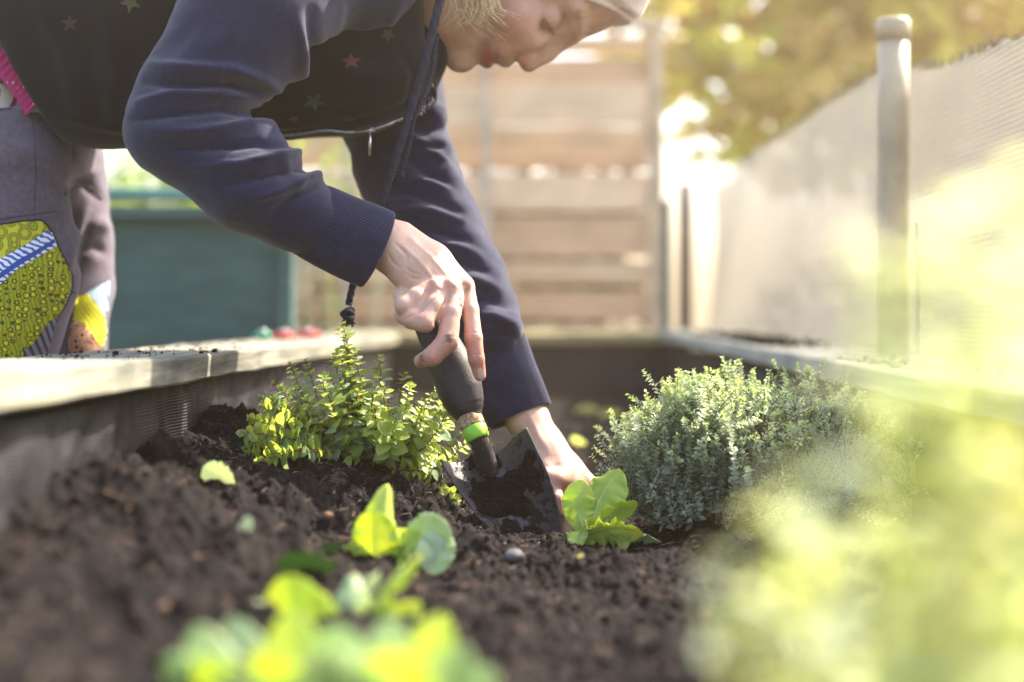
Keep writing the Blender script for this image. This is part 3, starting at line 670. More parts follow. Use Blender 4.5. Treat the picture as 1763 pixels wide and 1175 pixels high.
plant_mass('climbing_bush', 'yellow green bush growing in front of the left end of the slat fence', 'bush', (-.66, 4.0, 0),
           [((-.60, 3.95, 1.08), (.17, .15, .24)), ((-.46, 3.98, 1.02), (.12, .12, .18)), ((-.52, 4.0, .74), (.11, .10, .2)), ((-.75, 4.0, .6), (.16, .15, .3)), ((-.85, 4.1, 1.1), (.2, .15, .25))], [SHRUB], .035, (900,), 8, .012, woody=BARK)
plant_mass('hedge', 'dark low hedge seen faintly through the netting fence', 'hedge', (1.7, 4.2, 0),
           [((1.5, 2.2, .45), (.35, .5, .42)), ((1.6, 3.2, .5), (.35, .6, .42)), ((1.5, 4.3, .5), (.35, .6, .42)), ((1.3, 5.4, .5), (.5, .6, .42)), ((1.45, 2.7, .55), (.3, .5, .35)), ((1.5, 3.8, .55), (.35, .5, .35))], [mat_leaf('hedge_leaf', (.05, .07, .03), (.10, .13, .06), (.18, .24, .05), .3, .6, 3, False)], .09, (260,), 18, .03)
plant_mass('hedge', 'dark hedge added behind the slat fence, standing in for shade between slats', 'hedge', (-.1, 4.95, 0),
           [((x, 4.95, z), (.22, .16, .24)) for x in (-.6, -.3, 0, .28) for z in (.35, .72, 1.02)], [mat_leaf('gap_shade_leaf', (.02, .025, .01), (.04, .045, .02), (.04, .05, .01), .15, .6, 3, False)], .09, (1100,), 28, .03)  # added hedge; its darkened leaf colour reads as shadow lines between the slats
def stalks():
    for i, (a, b, r, lab) in enumerate([((640, 620), (655, 455), 9, 'pale thick dry stalk leaning beside the drawcord end'), ((552, 600), (548, 460), 6, 'thin dark plant stake standing left of the pale stalk'), ((575, 605), (563, 470), 8, 'yellow dry stalk between the dark stake and the pale stalk'), ((534, 600), (520, 470), 3, 'thin green cane beside the teal screen')]):
        D = 3.95; t = P(b[0], b[1], D); q = P(a[0], a[1], D); bb = q + (q - t) / (q - t)[2] * (-q[2]) 
        m = [mat_noise('dry_stalk', (.42, .40, .22), (.60, .56, .34), 12), DARKWOOD, mat_noise('yellow_stalk', (.40, .38, .10), (.5, .5, .2), 12), mat_noise('green_cane', (.05, .25, .12), (.08, .3, .15), 12)][i]
        c = spline([bb, q, t, t + np.array([.02, 0, .12])], 30); o = tube('plant_stalk' if i != 1 else 'plant_stake', c, M(r, D) * .5 * np.linspace(1.1, .7, 30), m, None, 8, lambda th, s: 1 + .12 * np.sin(s * 60))
        tag(o, lab, 'stalk' if i != 1 else 'stake')
stalks()
# small things on the left board
def clip_thing(px, wpx, D, mat, label):
    z = H - .0395; c = P(px, 560, D); c[2] = z; L = M(wpx, D); e = empty('plastic_clip', c, label, 'plastic clip')
    V, Fc = tube_arrays([c + np.array([x * L, 0, h]) for x, h in ((-.5, .004), (-.35, .008), (0, .0095), (.35, .008), (.5, .004))], [.003, .006, .008, .006, .003], 12)
    mesh_obj('clip_body', V, Fc, mat, e); tube('clip_spring', [c + np.array([x, -.004, .016]) for x in (-.006, 0, .006)], .0022, METAL, e, 8)
RED = mat_noise('red_plastic', (.55, .05, .05), (.62, .08, .07), 30, .4); GRN = mat_noise('green_plastic', (.03, .30, .16), (.05, .36, .2), 30, .4)
clip_thing(487, 36, 2.30, RED, 'red plastic clip on the left board, nearer the green one')
clip_thing(530, 42, 2.42, RED, 'longer red plastic clip on the left board beside the oregano tip')
clip_thing(452, 30, 2.30, GRN, 'flat green plastic clip on the left board next to a red one')
def loop_thread():
    D = 1.75; c = [P(290, 597, D), P(300, 592, D), P(315, 591, D), P(330, 596, D), P(338, 600, D)]
    tag(tube('wire_loop', spline(c, 24), .0006, METAL, None, 6), 'thin pale wire loop lying on the left cap board', 'wire')
loop_thread()
def board_litter():
    n = 900; a = []
    ico = bmesh.new(); bmesh.ops.create_icosphere(ico, subdivisions=1, radius=1); iv = np.array([v.co[:] for v in ico.verts]); iff = np.array([[v.index for v in f.verts] for f in ico.faces]); ico.free()
    side = rng.random(n) < .3; y = np.where(side, rng.uniform(1.1, 2.2, n), np.where(rng.random(n) < .5, rng.normal(1.62, .10, n), rng.normal(2.55, .25, n)))
    x = np.where(side, rng.uniform(-.43, -.30, n), .40 + np.abs(rng.normal(0, .05, n))); r = rng.uniform(.0004, .0015, n); r[:14] = rng.uniform(.002, .0045, 14)
    z = np.where(side, H + np.interp(y, [.3, .79, 1.45, 3.7], [-.030, -.031, -.037, -.044]) + .0006 * np.sin(y * 9 + .6), H + np.interp(y, [.3, 1.45, 3.7], [-.058, -.0555, -.034])) + .0008
    V = iv[None] * r[:, None, None] * rng.uniform(.6, 1.3, (n, len(iv), 1)) + np.stack([x, y, z], 1)[:, None]
    Fc = (iff[None] + (np.arange(n) * len(iv))[:, None, None]).reshape(-1, 3)
    z = z + np.where((~side) & (y > 2.2), rng.uniform(0, .006, n), 0)
    r2 = np.where((~side) & (y > 2.2), rng.uniform(.002, .006, n), r); V = iv[None] * r2[:, None, None] * rng.uniform(.6, 1.3, (n, len(iv), 1)) + np.stack([x, y, z], 1)[:, None]
    tag(mesh_obj('board_soil', V.reshape(-1, 3), Fc, CRUMB, smooth=False), 'spilled soil crumbs lying on the cap boards of the bed', 'soil crumbs', kind='stuff')
board_litter()

# ------------------------------------------------------------------ gardener
def set_tint(o, cols):
    at = o.data.color_attributes.new('tint', 'FLOAT_COLOR', 'POINT'); c = np.ones((len(cols), 4), np.float32); c[:, :3] = cols
    at.data.foreach_set('color', c.ravel())
person = empty('person', P(-15, 545, 1.5) * np.array([1, 1, 0]), 'person in a navy hoodie and black vest bending over the bed, planting with a trowel', 'person')
BASE = np.array([.62, .40, .30]); RED_ = np.array([.56, .235, .17])
def near_hand():
    f = Field([P(640, 0, 1.36)[0], 1.26, P(0, 685, 1.36)[2]], [P(850, 0, 1.36)[0], 1.45, P(0, 345, 1.36)[2]], .00105)
    K = .005
    W = (630, 398, 1.362)
    f.chain([(600, 385, 1.355, 40), (652, 412, 1.362, 40), (676, 436, 1.366, 37)], K)
    f.chain([(690, 412, 1.372, 30), (745, 450, 1.372, 30), (794, 494, 1.366, 23)], .008)     # index metacarpal
    f.chain([(684, 420, 1.364, 34), (735, 458, 1.362, 30), (776, 498, 1.354, 22)], .008)
    f.chain([(676, 430, 1.358, 34), (715, 462, 1.356, 29), (751, 500, 1.350, 21)], .008)
    f.chain([(672, 442, 1.356, 28), (698, 470, 1.355, 25), (727, 500, 1.352, 18)], .008)
    f.chain([(676, 445, 1.385, 26), (720, 480, 1.400, 26), (760, 510, 1.400, 22)], .008)     # palm side
    k = .0022
    f.chain([(797, 495, 1.364, 20), (808, 535, 1.353, 16.5), (815, 582, 1.344, 15.5)], k); f.chain([(815, 582, 1.344, 15.5), (820, 618, 1.343, 14), (826, 646, 1.345, 11)], k)
    f.chain([(780, 498, 1.350, 20), (778, 540, 1.333, 18.5), (771, 586, 1.322, 19)], k); f.chain([(771, 588, 1.322, 19), (745, 614, 1.322, 17), (724, 622, 1.330, 12)], k)
    f.chain([(758, 500, 1.346, 20), (748, 528, 1.330, 19.5), (731, 555, 1.320, 17.5)], .003); f.chain([(731, 555, 1.320, 17.5), (710, 550, 1.325, 16.5), (694, 543, 1.336, 14), (700, 530, 1.350, 13)], .003)
    f.chain([(736, 498, 1.346, 18), (716, 512, 1.334, 17), (696, 527, 1.328, 16)], .003); f.chain([(696, 527, 1.328, 16), (692, 510, 1.350, 14), (706, 496, 1.362, 13)], .003); f.chain([(708, 496, 1.356, 14), (728, 528, 1.345, 20), (700, 530, 1.345, 14)], .006)
    f.chain([(700, 470, 1.395, 24), (742, 530, 1.412, 18), (775, 590, 1.405, 14)], .004)      # thumb on the far side of the grip
    for (x, y, d, r) in ((800, 488, 1.352, 12), (776, 492, 1.340, 13), (750, 494, 1.337, 12), (727, 495, 1.340, 11)): f.ell(P(x, y, d), [M(r, d)] * 3, None, .006)   # knuckles
    f.ell(P(721, 530, 1.331), [M(11, 1.33)] * 3, None, .006); f.ell(P(716, 536, 1.333), [M(10, 1.33)] * 3, None, .006)
    # creases: webs between fingers, tendon valleys
    for a, b, r in (((788, 520, 1.336), (796, 560, 1.330), 4),):
        f.chain([(*a, r), (*b, r * .8)], .003, 's')
    for a, b in (((756, 440, 1.337), (786, 480, 1.338)), ((728, 446, 1.330), (762, 484, 1.331)), ((708, 458, 1.326), (738, 488, 1.330))):
        f.chain([(*a, 2.2), (*b, 3)], .006, 's')
    V, Q = f.mesh(); V = relax(V, Q, 2, .5); N = vnormals(V, Q)
    rd = [([(702, 549), (724, 535), (750, 510)], -.0026, 3.0), ([(750, 558), (762, 532), (774, 508)], -.0040, 3.2), ([(792, 600), (796, 560), (792, 515)], -.002, 3)]
    for x, y in ((815, 578), (771, 584), (820, 616)):
        for q in (-5, 0, 5): rd.append(([(x - 11, y + q + 2), (x, y + q), (x + 11, y + q + 1)], -.0005, 1.6))
    for a, b, c in (((690, 430), (700, 440), (700, 456)), ((680, 420), (694, 432), (700, 436)), ((697, 460), (708, 470), (722, 474)), ((700, 472), (712, 480), (728, 482)), ((668, 436), (676, 452), (690, 462))): rd.append(([a, b, c], -.0008, 3))
    for x, y in ((798, 490), (776, 494), (752, 497)): rd.append(([(x - 9, y + 3), (x, y), (x + 9, y + 4)], -.0005, 2.2))
    rd += [([(700, 405), (740, 440), (775, 480)], .0009, 4), ([(690, 420), (722, 450), (750, 485)], .0008, 4)]
    V = folds(V, N, rd, -.6); V += N * (.00022 * fbm(V[:, 0] * 160, V[:, 1] * 160, V[:, 2] * 160, 3, 5))[:, None]
    px = to_px(V)
    g = lambda x, y, s: np.exp(-(((px[:, 0] - x) ** 2 + (px[:, 1] - y) ** 2) / s ** 2))
    redm = np.clip(np.clip((px[:, 1] - 505) / 110, 0, 1) * .8 + sum(g(x, y, 14) for x, y in ((802, 488), (776, 492), (750, 494), (728, 497))) * .55, 0, 1)
    c = BASE + (RED_ - BASE) * redm[:, None]
    dirt = np.clip(fbm(V[:, 0] * 260, V[:, 1] * 260, V[:, 2] * 260, 5, 9) * .9 + g(771, 583, 14) * 1.1 + g(822, 620, 18) * .8 + g(722, 620, 22) * .7 + g(735, 610, 16) * .4 + g(690, 505, 14) * .5 - .55, 0, 1) * np.clip((px[:, 1] - 480) / 60, 0, 1)
    dm = np.clip(dirt * 1.1, 0, .85)[:, None]; c = c * (1 - dm) + np.array([.085, .040, .026]) * dm
    return V, Q, c
def far_hand():
    f = Field([P(850, 0, 1.5)[0], 1.36, P(0, 930, 1.46)[2]], [P(1060, 0, 1.5)[0], 1.58, P(0, 655, 1.5)[2]], .0013)
    f.chain([(880, 670, 1.50, 40), (908, 722, 1.49, 36), (940, 775, 1.475, 33)], .006)
    f.chain([(938, 770, 1.475, 32), (972, 812, 1.465, 30), (1010, 838, 1.465, 22)], .010)
    f.chain([(940, 780, 1.465, 28), (966, 826, 1.452, 26), (992, 862, 1.45, 20)], .010)
    f.chain([(930, 780, 1.463, 22), (944, 826, 1.440, 19), (956, 858, 1.428, 13), (966, 884, 1.425, 8)], .005)     # thumb
    for a in ([(1008, 838, 1.465, 18), (1038, 862, 1.465, 14), (1046, 896, 1.46, 12)], [(998, 852, 1.455, 18), (1016, 880, 1.45, 14), (1018, 915, 1.445, 12)], [(988, 864, 1.447, 17), (996, 892, 1.44, 14), (996, 920, 1.435, 11)], [(976, 864, 1.442, 15), (978, 892, 1.435, 12), (976, 915, 1.43, 10)]): f.chain(a, .003)
    f.ell(P(962, 826, 1.436), [M(13, 1.44)] * 3, None, .008)
    f.chain([(905, 715, 1.46, 3), (932, 770, 1.443, 3)], .007, 's')
    V, Q = f.mesh(); V = relax(V, Q, 2); px = to_px(V)
    N = vnormals(V, Q); V = folds(V, N, [([(905, 705), (925, 745), (945, 780)], .0012, 6), ([(930, 800), (948, 806), (962, 800)], -.0007, 3), ([(945, 845), (957, 848), (968, 842)], -.0006, 2.5)], -.5)
    g = lambda x, y, s: np.exp(-(((px[:, 0] - x) ** 2 + (px[:, 1] - y) ** 2) / s ** 2))
    c = BASE + (RED_ - BASE) * np.clip(g(965, 830, 22) * .6 + g(962, 875, 20) * .5, 0, 1)[:, None]
    return V, Q, c
HD = 1.52
def head():
    f = Field([P(690, 0, HD)[0], HD - .105, P(0, 140, HD)[2]], [P(1180, 0, HD)[0], HD + .105, P(0, -300, HD)[2]], .00165)
    def q(px, py, w): return P(px, py, HD + w)
    m = lambda r: M(r, HD)
    u = np.array([.94, 0, .34]); v = np.array([.34, 0, -.94]); s = np.array([0, 1, 0])
    f.ell(q(975, -100, 0), (m(160), m(163), .077), (u, v, s), .01)
    f.chain([(800, 60, HD, 30), (860, 50, HD, 52), (930, 24, HD, 60), (1000, -15, HD, 68)], .012)
    for sg in (-1, 1):
        f.cap(q(812, 62, sg * .014), m(28), q(835, -40, sg * .052), m(30), .016)            # jaw line
        f.cap(q(835, -40, sg * .052), m(30), q(880, -90, sg * .058), m(36), .016)
        f.ell(q(893, 30, sg * .034), (m(50), m(48), .026), (u, v, s), .014)                # cheek
        f.ell(q(905, 58, sg * .026), (m(34), m(30), .018), (u, v, s), .012)
        f.ell(q(862, 70, sg * .022), (m(30), m(32), .018), (u, v, s), .012)
        f.cap(q(995, 12, sg * .045), m(16), q(988, 52, sg * .014), m(15), .010)            # brow ridge
        f.ell(q(954, 44, sg * .040), (m(24), m(18), .009), (u, v, s), .014, 's')           # socket
        f.ell(q(946, 28, sg * .034), (.0145, .0140, .0150), (u, v, s), .004)               # closed lid over the eye
        f.cap(q(900, 100, sg * .010), m(11), q(908, 94, sg * .012), m(10), .004)           # nostril wings
    f.cap(q(978, 64, 0), m(14), q(938, 90, 0), m(15), .014); f.cap(q(938, 90, 0), m(15), q(911, 109, 0), m(15.5), .010)
    f.ell(q(795, 98, 0), (m(30), m(27), .019), (u, v, s), .010)                            # chin
    f.ell(q(836, 98, 0), (m(15), m(20), .022), (u, v, s), .005)                            # lower lip
    f.ell(q(869, 98, 0), (m(16), m(18), .024), (u, v, s), .006)                            # upper lip
    for sg in (-1, 1):
        f.cap(q(853, 108, 0), m(3.6), q(845, 80, sg * .025), m(2.0), .0025, 's')           # mouth line
        f.cap(q(895, 112, sg * .0065), m(4.0), q(902, 100, sg * .0075), m(3.0), .002, 's') # nostril
        f.cap(q(914, 90, sg * .0205), m(3.0), q(903, 82, sg * .022), m(3.0), .004, 's'); f.cap(q(903, 82, sg * .022), m(3.0), q(891, 90, sg * .021), m(2.5), .004, 's')
        f.cap(q(884, 84, sg * .024), m(2.2), q(862, 74, sg * .030), m(2.2), .010, 's')     # nasolabial fold
    f.chain([(770, 10, HD, 75), (720, -40, HD + .01, 85), (640, -70, HD + .02, 95)], .015)   # neck
    V, Q = f.mesh(); V = relax(V, Q, 2); N = vnormals(V, Q)
    rd = [([(934, 28), (943, 45), (958, 62)], -.0011, 1.8), ([(934, 33), (941, 50), (953, 64)], .0007, 2.5), ([(958, 14), (976, 36), (985, 62)], -.0010, 4), ([(966, 10), (984, 32), (992, 60)], .0012, 5), ([(820, 106), (826, 88), (824, 76)], -.0008, 5)]
    V = folds(V, N, rd, -.2)
    px = to_px(V); g = lambda x, y, sx, sy: np.exp(-(((px[:, 0] - x) / sx) ** 2 + ((px[:, 1] - y) / sy) ** 2))
    c = np.tile(np.array([.58, .36, .26]), (len(V), 1)); c = c + (np.array([.56, .235, .165]) - c) * np.clip(g(880, 35, 34, 34) * .75 + g(905, 112, 16, 14) * .7 + g(870, 80, 30, 20) * .3, 0, 1)[:, None]
    lip = np.clip(g(838, 104, 10, 17) * 1.3 + g(856, 98, 5, 12) * .8, 0, 1); c = c + (np.array([.42, .12, .10]) - c) * lip[:, None]
    return V, Q, c
def torso_core():
    f = Field([-.72, 1.2, -.01], [.12, 1.85, 1.15], .009)
    f.chain([(640, -70, 1.54, 80), (560, -60, 1.54, 120), (350, 40, 1.54, 130), (120, 90, 1.54, 130), (-60, 170, 1.54, 120)], .03)
    f.chain([(540, -60, 1.40, 60), (330, 170, 1.315, 55), (305, 222, 1.30, 50), (440, 310, 1.315, 45), (600, 385, 1.355, 40)], .01)
    f.chain([(600, -20, 1.64, 60), (670, 200, 1.60, 50), (775, 450, 1.53, 45), (880, 670, 1.50, 36)], .01)
    f.chain([(-40, 200, 1.48, 80), (-15, 420, 1.48, 80), (-20, 800, 1.48, 60), (-20, 1560, 1.48, 45)], .02)
    f.chain([(40, 230, 1.64, 70), (95, 420, 1.70, 60), (80, 800, 1.70, 50), (75, 1400, 1.70, 38)], .02)
    V, Q = f.mesh(); return V, Q, np.tile(BASE, (len(V), 1))
parts = [near_hand(), far_hand(), head(), torso_core()]
headV, headQ = parts[2][0], parts[2][1]
def weld_body():
    """join hands and head to the core inside the sleeves and collar so that the body is one continuous skin"""
    joints = [(0, P(622, 394, 1.358), P(680, 430, 1.366) - P(600, 385, 1.355), .05), (1, P(884, 682, 1.50), P(908, 722, 1.49) - P(870, 650, 1.50), .05), (2, P(700, -50, 1.535), P(770, 10, 1.52) - P(640, -70, 1.54), .09)]
    arr = [list(p) for p in parts]
    loops = []
    def cut(i, c, n, keep_pos, rad):
        V, Q, col = arr[i]; n = n / np.linalg.norm(n); d = (V - c) @ n
        near = np.linalg.norm(V - c, axis=1) < rad if rad else np.ones(len(V), bool)
        kill = near & ((d < .0) if keep_pos else (d > -.006))
        if i < 3: kill = d < .0
        keep = ~kill; idx = np.cumsum(keep) - 1; ok = keep[Q].all(1); Q = idx[Q[ok]]; used = np.zeros(keep.sum(), bool); used[Q.ravel()] = True
        V, col = V[keep], col[keep]; j = np.cumsum(used) - 1; arr[i] = [V[used], j[Q], col[used]]
    for i, c, n, r_ in joints: cut(i, c, n, True, None); cut(3, c, n, False, r_ + .03)
    off = 0; VV, QQ, CC, offs = [], [], [], []
    for V, Q, c in arr: VV.append(V); QQ.append(Q + off); CC.append(c); offs.append(off); off += len(V)
    V, Q, C_ = np.vstack(VV), np.concatenate(QQ), np.vstack(CC)
    # boundary loops
    E = np.concatenate([Q[:, [0, 1]], Q[:, [1, 2]], Q[:, [2, 3]], Q[:, [3, 0]]]); key = np.sort(E, 1); u, inv, cnt = np.unique(key, axis=0, return_inverse=True, return_counts=True)
    be = E[cnt[inv.ravel()] == 1]; nxt = {}
    for a, b in be: nxt.setdefault(int(a), int(b))
    seen = set(); lps = []
    for a in list(nxt):
        if a in seen: continue
        lp = []; x = a
        while x in nxt and x not in seen: seen.add(x); lp.append(x); x = nxt[x]
        if len(lp) > 8: lps.append(lp)
    tris = []
    for i, c, n, r_ in joints:
        mine = [l for l in lps if offs[i] <= l[0] < (offs[i + 1])]; core = [l for l in lps if l[0] >= offs[3] and np.linalg.norm(V[l].mean(0) - c) < r_ + .03]
        if not mine or not core: continue
        A = max(mine, key=len); B = max(core, key=len); B = B[::-1]
        k = int(np.argmin(np.linalg.norm(V[B] - V[A[0]], axis=1))); B = B[k:] + B[:k]; ia = ib = 0; na, nb = len(A), len(B)
        while ia < na or ib < nb:
            a, b = A[ia % na], B[ib % nb]
            if ib >= nb or (ia < na and ia / na <= ib / nb): tris.append([a, b, A[(ia + 1) % na]]); ia += 1
            else: tris.append([a, b, B[(ib + 1) % nb]]); ib += 1
    return V, Q.tolist() + tris, C_
bV, bF, bC = weld_body()
body = mesh_obj('body', bV, bF, SKIN, person); set_tint(body, bC)
handV, handQ = parts[0][0], parts[0][1]

def bvh(V, Q): return BVHTree.FromPolygons([tuple(v) for v in V], [tuple(q) for q in Q.tolist()])
def decal(name, poly, tree, offset, mat, parent, sub=3, thick=0, dflt=1.5):
    """a flat piece of cloth or print laid over a surface: outline in photo pixels, dropped onto it along the line of sight"""
    bm = bmesh.new(); vs_ = [bm.verts.new((p[0], p[1], 0)) for p in poly]; bm.faces.new(vs_)
    bmesh.ops.triangulate(bm, faces=bm.faces)
    for _ in range(sub): bmesh.ops.subdivide_edges(bm, edges=bm.edges, cuts=1, use_grid_fill=True); bmesh.ops.triangulate(bm, faces=bm.faces)
    hits = {}
    for v in bm.verts:
        t = Vector(P(v.co.x, v.co.y, 1.0)); o = Vector((0, 0, H)); dr = (t - o).normalized(); h = tree.ray_cast(o, dr)
        hits[v] = h[0] - dr * offset if h[0] is not None else None
    good = [h.y for h in hits.values() if h is not None]; dm = sum(good) / len(good) if good else dflt
    for v in bm.verts:
        h = hits[v]; v.co = h if h is not None else Vector(P(v.co.x, v.co.y, dm))
    me = bpy.data.meshes.new(name); bm.to_mesh(me); bm.free(); me.materials.append(mat)
    me.polygons.foreach_set('use_smooth', np.ones(len(me.polygons), dtype=bool))
    o = bpy.data.objects.new(name, me); COL.objects.link(o); o.parent = parent; o.matrix_parent_inverse = Matrix.Translation(-Vector(parent.location))
    if thick: s = o.modifiers.new('solid', 'SOLIDIFY'); s.thickness = thick; s.offset = 0
    return o

# nails
tr = bvh(handV, handQ); NAIL = mat_noise('nail', (.55, .33, .27), (.66, .45, .38), 80, .35, spec=.5)
nl = decal('nail', [(822, 637), (829, 633), (833, 641), (834, 652), (829, 657), (824, 650)], tr, .0006, NAIL, body, 2)
# hair
def hair():
    a = Acc(); r = random.Random(4)
    ht = bvh(headV, headQ)
    def strand(pts, rad, wob=6):
        c = spline([P(x + r.uniform(-1, 1) * 2, y, d) for (x, y, d) in pts], 22)
        c += np.cumsum(np.array([[r.gauss(0, 1) for _ in range(3)] for _ in range(22)]), 0) * .00004
        a.add(*tube_arrays(c, np.linspace(rad, rad * .3, 22), 4))
    for i in range(95):
        t = r.random(); x0 = 772 + 90 * t; d = HD - .090 - r.uniform(0, .016); L = r.uniform(22, 62) * (1 - .3 * t)
        sw = r.choice([-1, 1, 1]) * r.uniform(4, 26)
        strand([(x0 - 30 + 40 * t, -130, d + .01), (x0 - 8, -50, d), (x0 + sw * .2, L * .35, d + .002), (x0 + sw, L * .8, d + .006), (x0 + sw * 1.7, L, d + .012)], r.uniform(.00022, .0005))
    for i in range(9):
        x0 = r.uniform(795, 835); d = HD - .094; e_ = r.uniform(-6, 10)
        strand([(x0, -60, d), (x0 + 4, -5, d), (x0 + 2 + e_, 28, d), (x0 - 14 + e_, 44, d + .004)], .0008)
    for i in range(14):
        x0 = r.uniform(780, 820); d = HD - .084
        strand([(x0, -40, d), (x0 + 6, 10, d), (x0 + 24, 40, d + .006), (x0 + 55 + r.uniform(-10, 10), 62 + r.uniform(-8, 14), d + .012)], .00026)
    for i in range(7):
        x0 = r.uniform(1100, 1165); d = HD - r.uniform(.02, .09)
        strand([(1080, -60, d), (x0, -10, d), (x0 + r.uniform(-5, 12), r.uniform(15, 35), d), (x0 + r.uniform(-10, 28), r.uniform(35, 68), d)], .00016)
    o = tag(a.obj('hair', HAIRM, person), kind='stuff')
    # hair mass on the crown and nape, above the frame
    f = Field([P(740, 0, HD)[0], HD - .12, P(0, -60, HD)[2]], [P(1200, 0, HD)[0], HD + .12, P(0, -330, HD)[2]], .004)
    f.ell(P(960, -125, HD), (M(166, HD), M(160, HD), .084), None, .01); f.ell(P(850, -190, HD), (M(60, HD), M(60, HD), .04), None, .02)
    f.plane(P(0, -60, HD), (0, 0, -1)); V, Q = f.mesh(); N = vnormals(V, Q); V += N * (.002 * noise3(V[:, 0] * 30, V[:, 1] * 400, V[:, 2] * 30))[:, None]
    mesh_obj('hair_bun', V, Q, HAIRM, person)
    b = Acc()
    for i in range(26):
        t = i / 25; x = 937 + 20 * t; y = 32 + 29 * t; h = ht.ray_cast(Vector((0, 0, H)), Vector(P(x, y, 1) - np.array([0, 0, H])).normalized())[0]
        if h is None: continue
        p = np.array(h); px = M(1, HD); L = 6 + 3 * math.sin(t * 3)
        b.add(*tube_arrays(spline([p, p + np.array([-L * .5 * px, -.002, -L * .25 * px]), p + np.array([-L * .8 * px, -.003, -L * .75 * px])], 5), [.0002, .00018, .00014, .0001, .00006], 3))
    tag(b.obj('eyelashes', LASH, person), kind='stuff')
    b = Acc()
    for i in range(60):
        t = r.random(); x = 1000 + 4 * t + r.gauss(0, 3); y = 12 + 46 * t; h = ht.ray_cast(Vector((0, 0, H)), Vector(P(x, y, 1) - np.array([0, 0, H])).normalized())[0]
        if h is None: continue
        p = np.array(h); px = M(1, HD); b.add(*tube_arrays([p, p + np.array([2 * px, -.0008, -8 * px])], [.0002, .0001], 3))
    if b.n: tag(b.obj('eyebrow', HAIRM, person), kind='stuff')
hair()
def headband():
    f = Field([P(780, 0, HD)[0], HD - .11, P(0, 70, HD)[2]], [P(1150, 0, HD)[0], HD + .11, P(0, -260, HD)[2]], .002)
    u = np.array([.94, 0, .34]); v = np.array([.34, 0, -.94]); s = np.array([0, 1, 0])
    f.ell(P(977, -98, HD), (M(168, HD), M(172, HD), .0825), (u, v, s), .01)
    f.ell(P(1072, 2, HD), (M(34, HD), M(30, HD), .030), (u, v, s), .016)
    n = np.array([.25, 0, .97])
    f.plane(P(1078, 40, HD), -n); f.plane(P(1078 + 30, 40 - 130, HD), n)
    V, Q = f.mesh(); V = relax(V, Q, 3); N = vnormals(V, Q); px = to_px(V)
    V = folds(V, N, [([(1040, -20), (1075, 5), (1098, 22)], .003, 9), ([(1020, -10), (1058, 12), (1090, 33)], -.0022, 5), ([(950, -10), (1000, 8), (1060, 26)], -.0014, 5), ([(960, -20), (1030, -8), (1090, 12)], -.002, 6), ([(930, 2), (990, 16), (1075, 36)], .0012, 5)], -.5)
    V += N * (.0007 * noise3(V[:, 0] * 40, V[:, 1] * 40, V[:, 2] * 200))[:, None]
    mesh_obj('headband', V, Q, BAND, person)
headband()

